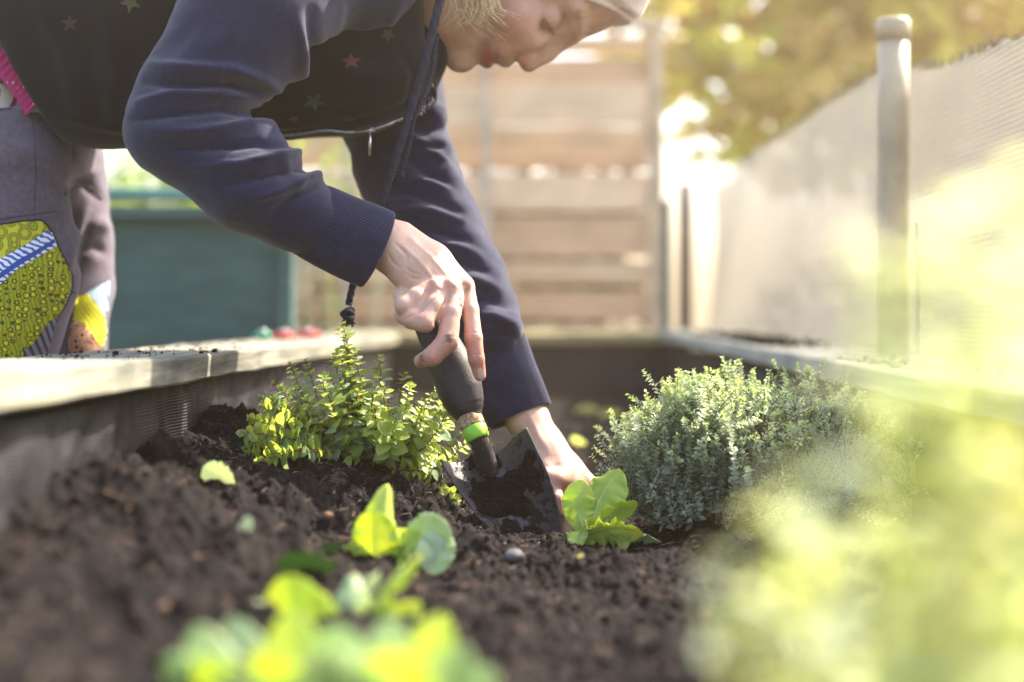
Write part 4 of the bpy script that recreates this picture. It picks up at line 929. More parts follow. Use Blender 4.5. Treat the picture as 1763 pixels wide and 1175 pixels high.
# --- clothes
def hoodie():
    f = Field([-.47, 1.19, P(0, 640, 1.5)[2]], [.07, 1.75, 1.02], .0031)
    f.chain([(690, -120, 1.46, 95), (610, -75, 1.42, 125), (520, -90, 1.385, 140), (440, 20, 1.335, 120), (330, 172, 1.31, 93), (305, 222, 1.30, 86), (430, 310, 1.315, 88), (500, 358, 1.33, 68), (540, 383, 1.338, 60)], .012)
    f.chain([(690, -120, 1.46, 95), (650, -40, 1.66, 110), (672, 190, 1.61, 92), (700, 290, 1.58, 84), (745, 390, 1.55, 80), (792, 480, 1.53, 76), (826, 552, 1.515, 68), (838, 588, 1.51, 60)], .012)
    f.chain([(690, -120, 1.50, 110), (735, -60, 1.52, 90), (740, 10, 1.56, 55)], .02)
    # bunched rings on the far sleeve
    for (a, b, r, am) in (((640, 215), (738, 205), 34, 1), ((640, 275), (748, 262), 32, 1), ((660, 330), (758, 318), 32, 1), ((690, 385), (776, 374), 34, 1), ((720, 440), (800, 425), 34, 1), ((740, 500), (832, 492), 34, 1), ((770, 560), (862, 562), 36, 1)):
        f.cap(P(*a, 1.575), M(r, 1.57), P(*b, 1.56 - .0002 * (b[1] - 200)), M(r, 1.56), .010)
    V, Q = f.mesh(); V = relax(V, Q, 2); N = vnormals(V, Q)
    px = to_px(V); wrinkle = .0030 * fbm(V[:, 0] * 17 + 3, V[:, 1] * 17, V[:, 2] * 38, 4, 15)
    V += N * wrinkle[:, None]
    A, B = .009, -.009
    rd = [([(262, 112), (330, 118), (400, 120), (455, 138), (485, 158)], .009, 9), ([(250, 140), (320, 146), (400, 150), (470, 178)], -.012, 9), ([(238, 178), (300, 162), (370, 158), (450, 170), (480, 176)], .009, 8),
          ([(232, 205), (300, 196), (380, 188), (470, 200)], B, 8), ([(262, 225), (340, 226), (420, 218), (490, 222), (506, 232)], A, 9), ([(290, 262), (370, 255), (440, 245), (500, 252)], B, 8),
          ([(330, 290), (420, 282), (480, 268), (530, 262)], .008, 8), ([(380, 318), (450, 306), (520, 290), (560, 285)], -.008, 7), ([(430, 345), (480, 328), (540, 304), (590, 300)], .007, 8), ([(470, 368), (510, 340), (550, 318)], -.005, 9),
          ([(515, 40), (522, 90), (520, 128), (500, 150)], .008, 12), ([(535, 20), (545, 90), (540, 130)], -.009, 12), ([(588, 10), (575, 70), (545, 120), (510, 148)], .005, 9), ([(480, 176), (500, 168), (516, 150)], -.009, 10),
          ([(690, 5), (668, 50), (620, 80), (570, 95)], .004, 8), ([(420, -10), (400, 60), (350, 95)], .004, 20), ([(340, 40), (300, 80), (280, 100)], -.003, 16),
          ([(480, 270), (505, 300), (520, 330)], .004, 10),
          # far sleeve
          ([(690, 232), (725, 246), (755, 268), (776, 290)], .006, 8), ([(722, 250), (745, 255), (768, 250)], -.007, 6), ([(660, 262), (700, 270), (740, 300), (772, 318)], -.006, 10), ([(710, 310), (745, 315), (776, 330)], .006, 8),
          ([(650, 335), (700, 330), (750, 345), (792, 365)], -.006, 9), ([(690, 362), (740, 362), (798, 382)], .006, 8), ([(700, 400), (750, 398), (806, 415)], -.006, 9), ([(740, 420), (790, 425), (826, 440)], .005, 8),
          ([(760, 455), (800, 452), (846, 470)], -.006, 9), ([(770, 480), (820, 482), (862, 500)], .006, 9), ([(800, 520), (840, 516), (880, 530)], -.005, 8), ([(805, 545), (850, 545), (892, 560)], .006, 9), ([(820, 580), (860, 575), (897, 588)], -.004, 6)]
    V = folds(V, N, rd, -.5)
    mesh_obj('hoodie', V, Q, NAVY, person); return V, Q
hoodV, hoodQ = hoodie()
def cuff(a, b, ra, rb, nm, depth=.9, ribs=84, tuck=.018):
    """ribbed knit cuff between two rings, with its edge turned in"""
    A, B = P(*a), P(*b); ax = (B - A); L = np.linalg.norm(ax); ax /= L; s = np.cross(ax, [0, 1, 0]); s /= np.linalg.norm(s); t = np.cross(s, ax)
    k, n = ribs * 4, 22; th = np.linspace(0, 2 * np.pi, k, endpoint=False)[:, None]
    u = np.linspace(-.12, 1, n)[None]; rad = (M(ra, a[2]) * (1 - u) + M(rb, b[2]) * u) * (1 + .05 * np.sin(np.clip(u, 0, 1) * np.pi)); rad = np.where(u < 0, rad * (1 + u * 1.2), rad)
    rad = rad + .00055 * np.cos(th * ribs) * np.clip(u * 8, 0, 1); rad = rad + .0016 * noise3(np.cos(th) * 2 + 0 * u, np.sin(th) * 2 + 0 * u, u * 2 + 0 * th)
    sec = [(rad, u * L)]
    end = [(rad[:, -1:] - .0008, np.full((1, 1), L + .0012)), (rad[:, -1:] - .0028, np.full((1, 1), L + .0006)), (rad[:, -1:] - .0036, np.full((1, 1), L - .002)), (rad[:, -1:] - .004, np.full((1, 1), L - tuck))]
    rr = np.concatenate([rad] + [e[0] for e in end], 1); uu = np.concatenate([np.broadcast_to(u * L, rad.shape)] + [np.broadcast_to(e[1], (k, 1)) for e in end], 1)
    V = A + uu[..., None] * ax + (rr * np.cos(th))[..., None] * s + (rr * depth * np.sin(th))[..., None] * t
    mesh_obj(nm, V.reshape(-1, 3), grid_faces(k, rr.shape[1], True, True), RIB, person)
    # seam of small stitches where the cuff joins the sleeve
    b_ = Acc()
    for i in range(46):
        t0, t1 = 2 * math.pi * (i + .15) / 46, 2 * math.pi * (i + .85) / 46
        def pt(tq): rq = M(ra, a[2]) + .0012; return A + ax * .002 + rq * math.cos(tq) * s + rq * depth * math.sin(tq) * t
        b_.add(*tube_arrays([pt(t0), (pt(t0) + pt(t1)) / 2 + ax * .0002, pt(t1)], .0006, 4))
    tag(b_.obj('seam_stitches', RIB, person), kind='stuff')
cuff((530, 377, 1.336), (648, 431, 1.357), 63, 70, 'cuff', .8)
cuff((840, 585, 1.51), (894, 716, 1.492), 60, 57, 'cuff', .8)
def vest():
    f = Field([-.58, 1.34, P(0, 275, 1.4)[2]], [-.03, 1.74, 1.02], .004)
    for w in (-.075, 0, .075):
        D = 1.54 + w
        f.chain([(70, 130, D, 104), (180, 143, D, 100), (300, 145, D, 98), (430, 138, D, 96), (520, 132, D, 92), (610, 140, D, 82), (675, 128, D, 72)], .03)
        f.chain([(70, 20, D, 120), (300, 0, D, 140), (520, -10, D, 130), (640, 20, D, 90)], .03)
        f.chain([(70, -90, D, 120), (300, -130, D, 120), (560, -140, D, 110)], .03)
    for w in (-.03, .03): f.chain([(660, 125, 1.54 + w, 72), (708, 130, 1.54 + w, 46), (732, 100, 1.54 + w, 34), (742, 40, 1.54 + w, 30)], .012)
    f.plane(P(112, 235, 1.47), P(112 - 185, 235 + 100, 1.47) - P(112, 235, 1.47))
    V, Q = f.mesh(); V = relax(V, Q, 3); N = vnormals(V, Q)
    V += N * (.003 * fbm(V[:, 0] * 9, V[:, 1] * 9, V[:, 2] * 14, 3, 25))[:, None]
    rd = [([(110, 205), (200, 222), (300, 226), (520, 214), (600, 215)], .005, 6), ([(100, 20), (150, 90), (170, 200)], -.005, 14), ([(60, 10), (110, 90), (135, 200)], .005, 14), ([(180, 20), (200, 120), (190, 210)], .004, 12),
          ([(480, 160), (560, 190), (650, 180)], -.004, 12), ([(560, 100), (620, 130), (690, 120)], .004, 14), ([(690, 90), (715, 130), (700, 190)], -.004, 8), ([(530, 215), (600, 214), (680, 190), (740, 160)], -.003, 6)]
    V = folds(V, N, rd, -.4); o = mesh_obj('vest', V, Q, VEST, person); tr = bvh(V, Q)
    SC = [mat_noise('olive_print', (.05, .05, .027), (.07, .07, .037), 100), mat_noise('rust_print', (.08, .025, .02), (.11, .035, .026), 100), mat_noise('teal_print', (.025, .042, .036), (.036, .06, .048), 100), mat_noise('brown_print', (.03, .022, .017), (.04, .03, .022), 100)]
    def star(cx, cy, r, rot, mat, squash=1):
        pts = []
        for i in range(10):
            a = rot + i * math.pi / 5; q = r if i % 2 == 0 else r * .42; pts.append((cx + q * math.cos(a), cy + squash * q * math.sin(a)))
        decal('star_print', pts, tr, .0012, mat, o, 2)
    star(225, 4, 20, .5, SC[0]); star(605, 106, 19, .9, SC[1], .8); star(541, 176, 22, .2, SC[2], .8); star(601, 206, 15, 1.2, SC[3], .5); star(506, 205, 13, .4, SC[1], .6); star(668, 60, 15, .3, SC[3]); star(120, 40, 16, .9, SC[3])
    # zip along the open front
    line = [(440, 236), (505, 233), (560, 226), (600, 229), (640, 224), (680, 211), (715, 196), (742, 180), (748, 160), (745, 148)]
    pts = []
    for (x, y) in spline([(a, b, 0) for a, b in line], 120)[:, :2]:
        hit = None
        for dy in (0, -3, -6, -10, -15, -22):
            hh = tr.ray_cast(Vector((0, 0, H)), Vector(P(x, y + dy, 1) - np.array([0, 0, H])).normalized())
            if hh[0] is not None: hit = hh[0].y; break
        pts.append(P(x, y, min(1.53, (hit or 1.5)) - .004))
    k = np.ones(9) / 9; pts = np.array(pts); pts[4:-4, 1] = np.convolve(pts[:, 1], k, 'valid')
    tube('zipper_tape', pts, .0030, ZIP, person, 8)
    t = Acc()
    for p, q in zip(pts[1:-1:1], pts[2::1]):
        for fr in (0, .5):
            c = p * (1 - fr) + q * fr; t.add(*tube_arrays([c + np.array([0, -.0028, -.0018]), c + np.array([0, -.0034, .0018])], .00055, 4))
    tag(t.obj('zipper_teeth', METAL, person), kind='stuff')
    # second quilted tape below the collar
    up = pts[45:] + np.array([0, -.002, 0]); band = []
    n = len(up); wv = np.linspace(0, 1, 9)
    Vb = np.array([[up[i] + np.array([-.002, -.0006 * math.sin(i * 1.1) - .003, M(26 * math.sin(math.pi * min(1, i / n * 1.15 + .08)), 1.45) * q]) + np.array([0, -.0014 * math.sin(q * 3.14) * (1 + .5 * math.sin(i * 1.9)), 0]) for q in wv] for i in range(n)])
    mesh_obj('collar_facing', Vb.reshape(-1, 3), grid_faces(n, 9), ZIP, person)
    c = pts[52]; px = M(1, c[1])
    z = Acc(); th = np.linspace(0, math.pi * 2, 14); z.add(*tube_arrays([c + np.array([math.cos(a) * 9 * px, -.004, -math.sin(a) * 4 * px]) for a in th], .0006, 5))
    z.add(*tube_arrays([c + np.array([0, -.004, -3 * px]), c + np.array([0, -.004, -44 * px])], .0014, 6)); z.add(*tube_arrays([c + np.array([-4 * px, -.004, -1 * px]), c + np.array([4 * px, -.004, -1 * px])], .002, 6))
    z.obj('zipper_pull', METAL, person)
vest()
# drawcords
br = lambda th, s: 1 + .13 * np.sin(th * 2 + s * 190) + .08 * np.sin(th * 2 - s * 190)
def cords():
    o = tube('drawcord', spline([P(x, y, d) for x, y, d in ((790, -120, 1.43), (768, -40, 1.40), (755, 10, 1.392), (738, 80, 1.385), (715, 160, 1.383), (690, 245, 1.382), (668, 315, 1.385), (650, 365, 1.392), (625, 430, 1.42), (608, 490, 1.435), (600, 526, 1.436))], 260), M(7.4, 1.39) * np.linspace(1.05, .82, 260), CORDM, person, 12, br)
    k = Acc(); c = P(598, 540, 1.436); px = M(1, 1.436)
    th = np.linspace(0, 4 * math.pi, 40); k.add(*tube_arrays([c + px * np.array([math.cos(a) * 8, math.sin(a) * 9, 5 - a * .9 + 3 * math.sin(a * 1.5)]) for a in th], 5.2 * px, 8))
    for i in range(30):
        a = random.uniform(0, 6.28); q = random.uniform(2, 10); k.add(*tube_arrays([c + px * np.array([q * .5 * math.cos(a), q * .5 * math.sin(a), -6]), c + px * np.array([q * math.cos(a), q * math.sin(a), -13]), c + px * np.array([q * 1.3 * math.cos(a), q * math.sin(a), -random.uniform(15, 24)])], 1.1 * px, 4))
    k.obj('cord_knot', CORDM, o)
    o = tube('drawcord', spline([P(x, y, d) for x, y, d in ((752, 60, 1.44), (745, 120, 1.42), (728, 170, 1.405), (712, 205, 1.40), (704, 250, 1.40), (692, 290, 1.40))], 120), M(4.6, 1.40), CORDM, person, 10, lambda th, s: 1 + .16 * np.sin(th * 2 + s * 110))
    k = Acc(); c = P(687, 297, 1.40); px = M(1, 1.40)
    k.add(*tube_arrays([c + px * np.array([math.cos(a) * 6, math.sin(a) * 6, 3 - a * .7]) for a in np.linspace(0, 4 * math.pi, 30)], 3.6 * px, 7))
    for i in range(12): k.add(*tube_arrays([c + px * np.array([-2, 0, -4]), c + px * np.array([-random.uniform(2, 12), random.uniform(-4, 4), -random.uniform(10, 22)])], .7 * px, 3))
    k.obj('cord_knot', CORDM, o)
cords()
def print_mat(name, kind):
    """printed cotton: flat pattern only"""
    m = bpy.data.materials.new(name); m.use_nodes = True; n, l = nodes(m); b = n['Principled BSDF']; b.inputs['Roughness'].default_value = .85; b.inputs['Specular IOR Level'].default_value = .15
    g = n.new('ShaderNodeNewGeometry'); mp = n.new('ShaderNodeMapping'); l.new(g.outputs['Position'], mp.inputs[0])
    def nz(t, **k):
        q = n.new(t)
        for a, v in k.items(): setattr(q, a, v)
        return q
    if kind == 'dots':
        mp.inputs['Scale'].default_value = (1, .4, 1)
        v = nz('ShaderNodeTexVoronoi'); v.inputs['Scale'].default_value = 150; v.inputs['Randomness'].default_value = .35; l.new(mp.outputs[0], v.inputs['Vector'])
        r = ramp(n, [(.0, (.78, .70, .02)), (.30, (.74, .64, .03)), (.36, (.06, .10, .02)), (.46, (.10, .16, .02)), (.50, (.48, .46, .03)), (.85, (.30, .34, .03))]); l.new(v.outputs['Distance'], r.inputs[0])
        w_ = nz('ShaderNodeTexWave'); w_.inputs['Scale'].default_value = 90; w_.inputs['Distortion'].default_value = 6; l.new(mp.outputs[0], w_.inputs['Vector'])
        r2 = ramp(n, [(.35, (.5, .55, .45)), (.5, (1, 1, 1))]); l.new(w_.outputs['Fac'], r2.inputs[0])
        mx = nz('ShaderNodeMix', data_type='RGBA', blend_type='MULTIPLY'); mx.inputs[0].default_value = .8; l.new(r.outputs[0], mx.inputs[6]); l.new(r2.outputs[0], mx.inputs[7]); l.new(mx.outputs[2], b.inputs['Base Color'])
    elif kind == 'waves':
        mp.inputs['Rotation'].default_value = (0, R(-30), 0)
        w_ = nz('ShaderNodeTexWave', bands_direction='Z'); w_.inputs['Scale'].default_value = 62; w_.inputs['Distortion'].default_value = 2.2; w_.inputs['Detail'].default_value = 0; w_.inputs['Detail Scale'].default_value = 3; l.new(mp.outputs[0], w_.inputs['Vector'])
        r = ramp(n, [(.3, (.06, .12, .42)), (.42, (.50, .62, .85)), (.6, (.80, .82, .88))]); l.new(w_.outputs['Fac'], r.inputs[0]); l.new(r.outputs[0], b.inputs['Base Color'])
    elif kind == 'blue':
        b.inputs['Base Color'].default_value = (.04, .09, .34, 1)
    elif kind == 'olive':
        v = nz('ShaderNodeTexVoronoi'); v.inputs['Scale'].default_value = 75; l.new(mp.outputs[0], v.inputs['Vector'])
        r = ramp(n, [(.0, (.60, .48, .02)), (.28, (.50, .44, .03)), (.34, (.10, .12, .02)), (.42, (.42, .44, .03)), (.5, (.12, .15, .03)), (.58, (.58, .52, .04))]); l.new(v.outputs['Distance'], r.inputs[0]); l.new(r.outputs[0], b.inputs['Base Color'])
    elif kind == 'stripes':
        mp.inputs['Rotation'].default_value = (0, R(25), 0)
        w_ = nz('ShaderNodeTexWave', bands_direction='X'); w_.inputs['Scale'].default_value = 80; w_.inputs['Distortion'].default_value = 2; l.new(mp.outputs[0], w_.inputs['Vector'])
        r = ramp(n, [(.2, (.05, .07, .02)), (.3, (.74, .70, .04))]); l.new(w_.outputs['Fac'], r.inputs[0]); l.new(r.outputs[0], b.inputs['Base Color'])
    elif kind == 'paleblue':
        w_ = nz('ShaderNodeTexWave', bands_direction='X'); w_.inputs['Scale'].default_value = 110; w_.inputs['Distortion'].default_value = 4; l.new(mp.outputs[0], w_.inputs['Vector'])
        r = ramp(n, [(.25, (.12, .22, .45)), (.4, (.62, .76, .86))]); l.new(w_.outputs['Fac'], r.inputs[0]); l.new(r.outputs[0], b.inputs['Base Color'])
    elif kind == 'orange':
        v = nz('ShaderNodeTexVoronoi'); v.inputs['Scale'].default_value = 70; l.new(mp.outputs[0], v.inputs['Vector'])
        w_ = nz('ShaderNodeMath', operation='SINE'); q = nz('ShaderNodeMath', operation='MULTIPLY'); q.inputs[1].default_value = 26; l.new(v.outputs['Distance'], q.inputs[0]); l.new(q.outputs[0], w_.inputs[0])
        r = ramp(n, [(.0, (.03, .02, .015)), (.12, (.50, .14, .03)), (.8, (.58, .20, .05)), (.95, (.75, .68, .6))]); l.new(w_.outputs[0], r.inputs[0]); l.new(r.outputs[0], b.inputs['Base Color'])
    elif kind == 'tartan':
        w_ = nz('ShaderNodeTexWave', bands_direction='DIAGONAL'); w_.inputs['Scale'].default_value = 45; l.new(mp.outputs[0], w_.inputs['Vector'])
        r = ramp(n, [(.3, (.10, .03, .06)), (.5, (.38, .05, .12)), (.75, (.08, .26, .28))]); l.new(w_.outputs['Fac'], r.inputs[0]); l.new(r.outputs[0], b.inputs['Base Color'])
    elif kind == 'pink':
        v = nz('ShaderNodeTexVoronoi'); v.inputs['Scale'].default_value = 120; l.new(mp.outputs[0], v.inputs['Vector'])
        r = ramp(n, [(.14, (.60, .45, .50)), (.2, (.30, .02, .11))]); l.new(v.outputs['Distance'], r.inputs[0]); l.new(r.outputs[0], b.inputs['Base Color'])
    elif kind == 'cream':
        w_ = nz('ShaderNodeTexWave', bands_direction='X'); w_.inputs['Scale'].default_value = 26; w_.inputs['Distortion'].default_value = 3; l.new(mp.outputs[0], w_.inputs['Vector'])
        r = ramp(n, [(.12, (.30, .05, .10)), (.2, (.70, .60, .56))]); l.new(w_.outputs['Fac'], r.inputs[0]); l.new(r.outputs[0], b.inputs['Base Color'])
    return m
def trousers():
    f = Field([-.72, 1.36, -.02], [-.40, 1.80, P(0, 120, 1.4)[2]], .0042)
    f.chain([(-60, 190, 1.56, 150), (-40, 260, 1.50, 140)], .02)
    f.chain([(-32, 215, 1.475, 128), (-20, 290, 1.475, 128), (-16, 400, 1.48, 130), (-5, 470, 1.48, 130), (-15, 560, 1.48, 112), (-22, 640, 1.48, 100), (-25, 900, 1.48, 90), (-25, 1560, 1.48, 84)], .018)
    f.chain([(20, 240, 1.60, 130), (95, 275, 1.68, 78), (100, 350, 1.69, 80), (108, 430, 1.70, 82), (112, 500, 1.70, 76), (104, 590, 1.70, 74), (95, 700, 1.70, 66), (80, 1410, 1.70, 60)], .014)
    f.plane(P(0, 182, 1.40), (.03, 0, 1))
    V, Q = f.mesh(); V = relax(V, Q, 2); N = vnormals(V, Q); V += N * (.0035 * fbm(V[:, 0] * 14, V[:, 1] * 14, V[:, 2] * 20, 3, 35))[:, None]
    rd = [([(0, 250), (50, 262), (95, 285)], .005, 14), ([(0, 300), (50, 300), (95, 330)], -.004, 12), ([(118, 250), (140, 290), (168, 300)], .005, 12), ([(112, 320), (140, 312), (176, 345)], -.005, 7), ([(150, 395), (170, 385), (188, 400)], .008, 12), ([(140, 430), (165, 425), (186, 440)], -.006, 9),
          ([(130, 470), (145, 420), (150, 380)], -.005, 9), ([(115, 470), (135, 400), (150, 350)], .005, 9), ([(0, 175), (40, 178), (75, 190)], .004, 5)]
    V = folds(V, N, rd, -.3); o = mesh_obj('trousers', V, Q, TROU, person); tr = bvh(V, Q)
    def pt(name, poly, kind, off=.0016, sub=4, mat=None):
        return decal(name, poly, tr, off, mat or print_mat(name + '_cotton', kind), o, sub)
    pt('knee_patch', [(-60, 392), (0, 388), (40, 382), (72, 381), (90, 400), (100, 425), (122, 470), (123, 498), (112, 525), (95, 555), (70, 600), (30, 640), (-60, 640)], 'dots')
    pt('olive_print', [(-60, 392), (0, 388), (40, 382), (72, 381), (82, 392), (60, 412), (30, 428), (0, 448), (-60, 470)], 'olive', .0024, 3)
    pt('wave_print', [(-60, 466), (0, 446), (30, 430), (60, 412), (80, 397), (90, 402), (98, 424), (70, 440), (30, 464), (0, 490), (-60, 520)], 'waves', .0028, 4)
    pt('blue_print', [(-60, 494), (0, 470), (30, 448), (60, 432), (93, 412), (95, 418), (62, 440), (32, 458), (0, 480), (-60, 506)], 'blue', .0034, 3)
    pt('tartan_patch', [(40, 605), (60, 590), (80, 560), (98, 545), (92, 575), (80, 612), (40, 620)], 'tartan', .0028, 3)
    pt('pale_blue_patch', [(146, 505), (170, 492), (189, 484), (188, 505), (187, 530), (180, 545), (165, 520)], 'paleblue', .0016, 3)
    pt('striped_patch', [(130, 512), (148, 504), (165, 520), (180, 545), (184, 575), (176, 600), (160, 580), (140, 560), (126, 552)], 'stripes', .0018, 3)
    pt('orange_patch', [(126, 552), (142, 556), (160, 575), (176, 600), (170, 625), (118, 625), (118, 590)], 'orange', .0022, 3)
    pt('pocket', [(-60, 186), (0, 186), (45, 182), (66, 178), (85, 200), (98, 250), (104, 300), (103, 372), (60, 378), (0, 386), (-60, 392)], None, .0022, 4, TROU)
    a = Acc()
    for line in ([(0, 190), (30, 187), (62, 183)], [(0, 378), (50, 371), (100, 364)], [(112, 336), (135, 322), (160, 325), (176, 345)], [(122, 500), (140, 508), (160, 496), (186, 484)], [(0, 386), (40, 380), (72, 379), (92, 399), (103, 425), (125, 470), (126, 498), (114, 527), (96, 557), (72, 602)], [(52, 190), (60, 230), (62, 300), (60, 372)]):
        pts = []
        for (x, y) in spline([(p[0], p[1], 0) for p in line], 30)[:, :2]:
            h = tr.ray_cast(Vector((0, 0, H)), Vector(P(x, y, 1) - np.array([0, 0, H])).normalized())[0]
            if h is not None: pts.append(np.array(h) + np.array([0, -.0026, 0]))
        if len(pts) > 3: a.add(*tube_arrays(pts, .0009, 5))
    a.obj('seam', mat_noise('seam_thread', (.05, .04, .06), (.08, .065, .09), 60), o)
    for (x, y, d) in ((-25, 0, 1.48), (78, 0, 1.70)):
        b = P(x, 545, d); b[2] = 0; g = Field(b + [-.07, -.12, -.005], b + [.16, .12, .16], .005)
        g.cap(b + [0, 0, .12], .05, b + [0, 0, .05], .045, .01); g.cap(b + [0, 0, .045], .045, b + [.11, -.01, .035], .036, .01); g.plane(b, (0, 0, -1))
        Vb, Qb = g.mesh(); mesh_obj('boot', relax(Vb, Qb, 1), Qb, BOOT, person)
trousers()
def shirt():
    f = Field([-.60, 1.40, P(0, 230, 1.45)[2]], [-.42, 1.62, P(0, 20, 1.45)[2]], .0032)
    f.chain([(-80, 40, 1.50, 95), (-35, 130, 1.49, 100), (-30, 230, 1.49, 105)], .01)
    V, Q = f.mesh(); N = vnormals(V, Q); V = V + N * (.003 * np.sin(V[:, 2] * 420 + V[:, 0] * 260) * (to_px(V)[:, 1] < 150))[:, None]
    o = mesh_obj('shirt', V, Q, print_mat('cream_cotton', 'cream'), person)
    # crimped pink hem
    pts = spline([P(x, y, 1.422) for x, y in ((-30, 70), (0, 100), (25, 130), (45, 158), (60, 186))], 90)
    n = np.array([.62, 0, .55]); Vv = []
    for i, p in enumerate(pts):
        Vv.append([p + n * M(26, 1.42) * q + np.array([0, -.002 * math.sin(i * .9) - .003, 0]) * (.5 + q * .5) + np.array([.0012 * math.sin(i * 1.3), 0, 0]) * q for q in np.linspace(-1, 1, 9)])
    mesh_obj('ruffled_hem', np.array(Vv).reshape(-1, 3), grid_faces(90, 9), print_mat('pink_cotton', 'pink'), person)
shirt()

# ------------------------------------------------------------------ trowel
def trowel():
    base = P(905, 940, 1.335); e = empty('trowel', base, 'garden trowel with black grip, cork ring and lime ferrule, its soiled blade in the bed', 'trowel')
    hp = spline([P(x, y, d) for x, y, d in ((722, 520, 1.386), (745, 566, 1.380), (768, 612, 1.374), (788, 660, 1.368), (802, 700, 1.363), (809, 720, 1.360))], 60)
    rr = np.interp(np.linspace(0, 1, 60), [0, .04, .12, .3, .5, .66, .80, .93, 1], [8, 20, 27, 32, 38, 38, 32, 23, 21.5])
    tube('grip', hp, M(1, 1.37) * rr, HANDLE, e, 40, lambda th, s: 1 + .03 * np.cos(th * 2) - .02 * (np.abs(s - .82) < .012))
    dr = P(824, 756, 1.352) - P(806, 713, 1.361); a = P(806, 715, 1.3605)
    tube('cork_ring', [a + dr * t for t in (0, .08, .25, .45, .5)], M(1, 1.36) * np.array([20, 21.8, 22, 21.8, 20.5]), CORK, e, 40, lambda th, s: 1 + .02 * np.sin(th * 7 + s * 30))
    tube('ferrule', [a + dr * t for t in (.5, .54, .75, .93, 1.0)], M(1, 1.36) * np.array([20.5, 22, 21.6, 20.6, 18]), GREENP, e, 40)
    tube('neck', spline([P(x, y, d) for x, y, d in ((822, 750, 1.353), (829, 772, 1.352), (836, 795, 1.354), (846, 822, 1.356))], 20), M(1, 1.35) * np.linspace(16, 20, 20) * np.array([1] * 14 + [.98, .94, .88, .78, .6, .3]), BLADE, e, 24)
    # blade: left and right outlines, dished away from the lens
    n, m = 90, 61
    Lf = spline([(758, 787, 0), (770, 812, 0), (788, 840, 0), (811, 872, 0), (835, 905, 0), (858, 933, 0), (880, 962, 0), (905, 990, 0), (930, 1010, 0)], n)
    Rt = spline([(907, 737, 0), (920, 765, 0), (935, 797, 0), (947, 826, 0), (956, 855, 0), (964, 890, 0), (966, 930, 0), (962, 970, 0), (945, 1008, 0)], n)
    s = np.linspace(0, 1, m)[None]; t = np.linspace(0, 1, n)[:, None]
    X = Lf[:, 0:1] * (1 - s) + Rt[:, 0:1] * s; Y = Lf[:, 1:2] * (1 - s) + Rt[:, 1:2] * s
    # shoulders: the top edge curves down to the neck from both corners
    top = np.interp(s[0], [0, .02, .12, .26, .34, .42, .56, .62, .74, .90, 1], [4, 8, 17, 22, 14, 4, 18, 27, 22, 6, 0]); Y = Y + (top[None] * (1 - t) ** 3)
    X = X + (-2 * (1 - t) ** 6 * np.sin(s * 9))
    dish = 1 - (2 * s - 1) ** 2
    D = 1.352 - .012 * t + .030 * dish * (1 - .55 * t) - .012 * (1 - s)
    rim = .0012 * np.exp(-((s - 0) / .02) ** 2) + .0012 * np.exp(-((s - 1) / .02) ** 2)
    V = np.array([[P(X[i, j], Y[i, j], D[i, j] - rim[0, j]) for j in range(m)] for i in range(n)]).reshape(-1, 3)
    V[:, 1] += .0005 * fbm(V[:, 0] * 60, V[:, 2] * 60, seed=4)
    o = mesh_obj('blade', V, grid_faces(n, m), BLADE, e); md = o.modifiers.new('solid', 'SOLIDIFY'); md.thickness = .0017; md.offset = 0
    # caked soil on the blade
    tr = bvh(V, grid_faces(n, m)); h = .0009
    xs = np.arange(770, 962, 1.25); ys = np.arange(752, 930, 1.25); GX, GY = np.meshgrid(xs, ys, indexing='ij')
    nzv = fbm(GX / 16, GY / 16, seed=12, oct=5) * 1.0
    def blob(cx, cy, rx, ry, a=0): c_, s_ = math.cos(a), math.sin(a); dx, dy = GX - cx, GY - cy; return 1 - np.sqrt(((dx * c_ + dy * s_) / rx) ** 2 + ((-dx * s_ + dy * c_) / ry) ** 2)
    mk = np.maximum.reduce([blob(836, 790, 24, 36, -.25), blob(862, 852, 50, 30, .35), blob(885, 835, 26, 26), blob(912, 788, 13, 15, .4) * .9, blob(840, 868, 34, 18, .5), blob(915, 830, 22, 30) * .35, blob(880, 872, 40, 14, .3) * .8, blob(812, 808, 12, 20) * .1])
    val = mk + nzv * .42; fine = .5 + fbm(GX / 4, GY / 4, seed=19, oct=3, bill=True)
    idx = -np.ones(GX.shape, int); vs2 = []
    for i in range(GX.shape[0]):
        for j in range(GX.shape[1]):
            if val[i, j] > -.06:
                hh = tr.ray_cast(Vector((0, 0, H)), Vector(P(GX[i, j], GY[i, j], 1) - np.array([0, 0, H])).normalized())
                if hh[0] is None: continue
                p = np.array(hh[0]); k = max(0, min(1, val[i, j] * 3)); p[1] -= .0004 + k * (.0030 + .0028 * fine[i, j]) - (.0012 if val[i, j] < .0 else 0); idx[i, j] = len(vs2); vs2.append(p)
    fs = [[idx[i, j], idx[i + 1, j], idx[i + 1, j + 1], idx[i, j + 1]] for i in range(GX.shape[0] - 1) for j in range(GX.shape[1] - 1) if min(idx[i, j], idx[i + 1, j], idx[i + 1, j + 1], idx[i, j + 1]) >= 0]
    s_ = mesh_obj('caked_soil', vs2, fs, SOIL, e)
    k = Acc(); r = random.Random(3)
    for i in range(26):
        t_ = r.random(); x = 846 + 60 * t_; y = 768 - 30 * t_ + 6 * math.sin(t_ * 3.1); p = P(x, y, 1.350); L = M(r.uniform(2, 6), 1.35)
        k.add(*tube_arrays([p, p + np.array([r.uniform(-1, 1), -.5, r.uniform(0, 1)]) * L], .0005, 3))
    tag(k.obj('root_hairs', FIBRE, e), kind='stuff')
    tube('root', spline([P(842, 755, 1.34), P(838, 745, 1.335), P(843, 738, 1.335), P(843, 760, 1.335), P(848, 768, 1.34)], 20), .0005, FIBRE, e, 4)
trowel()

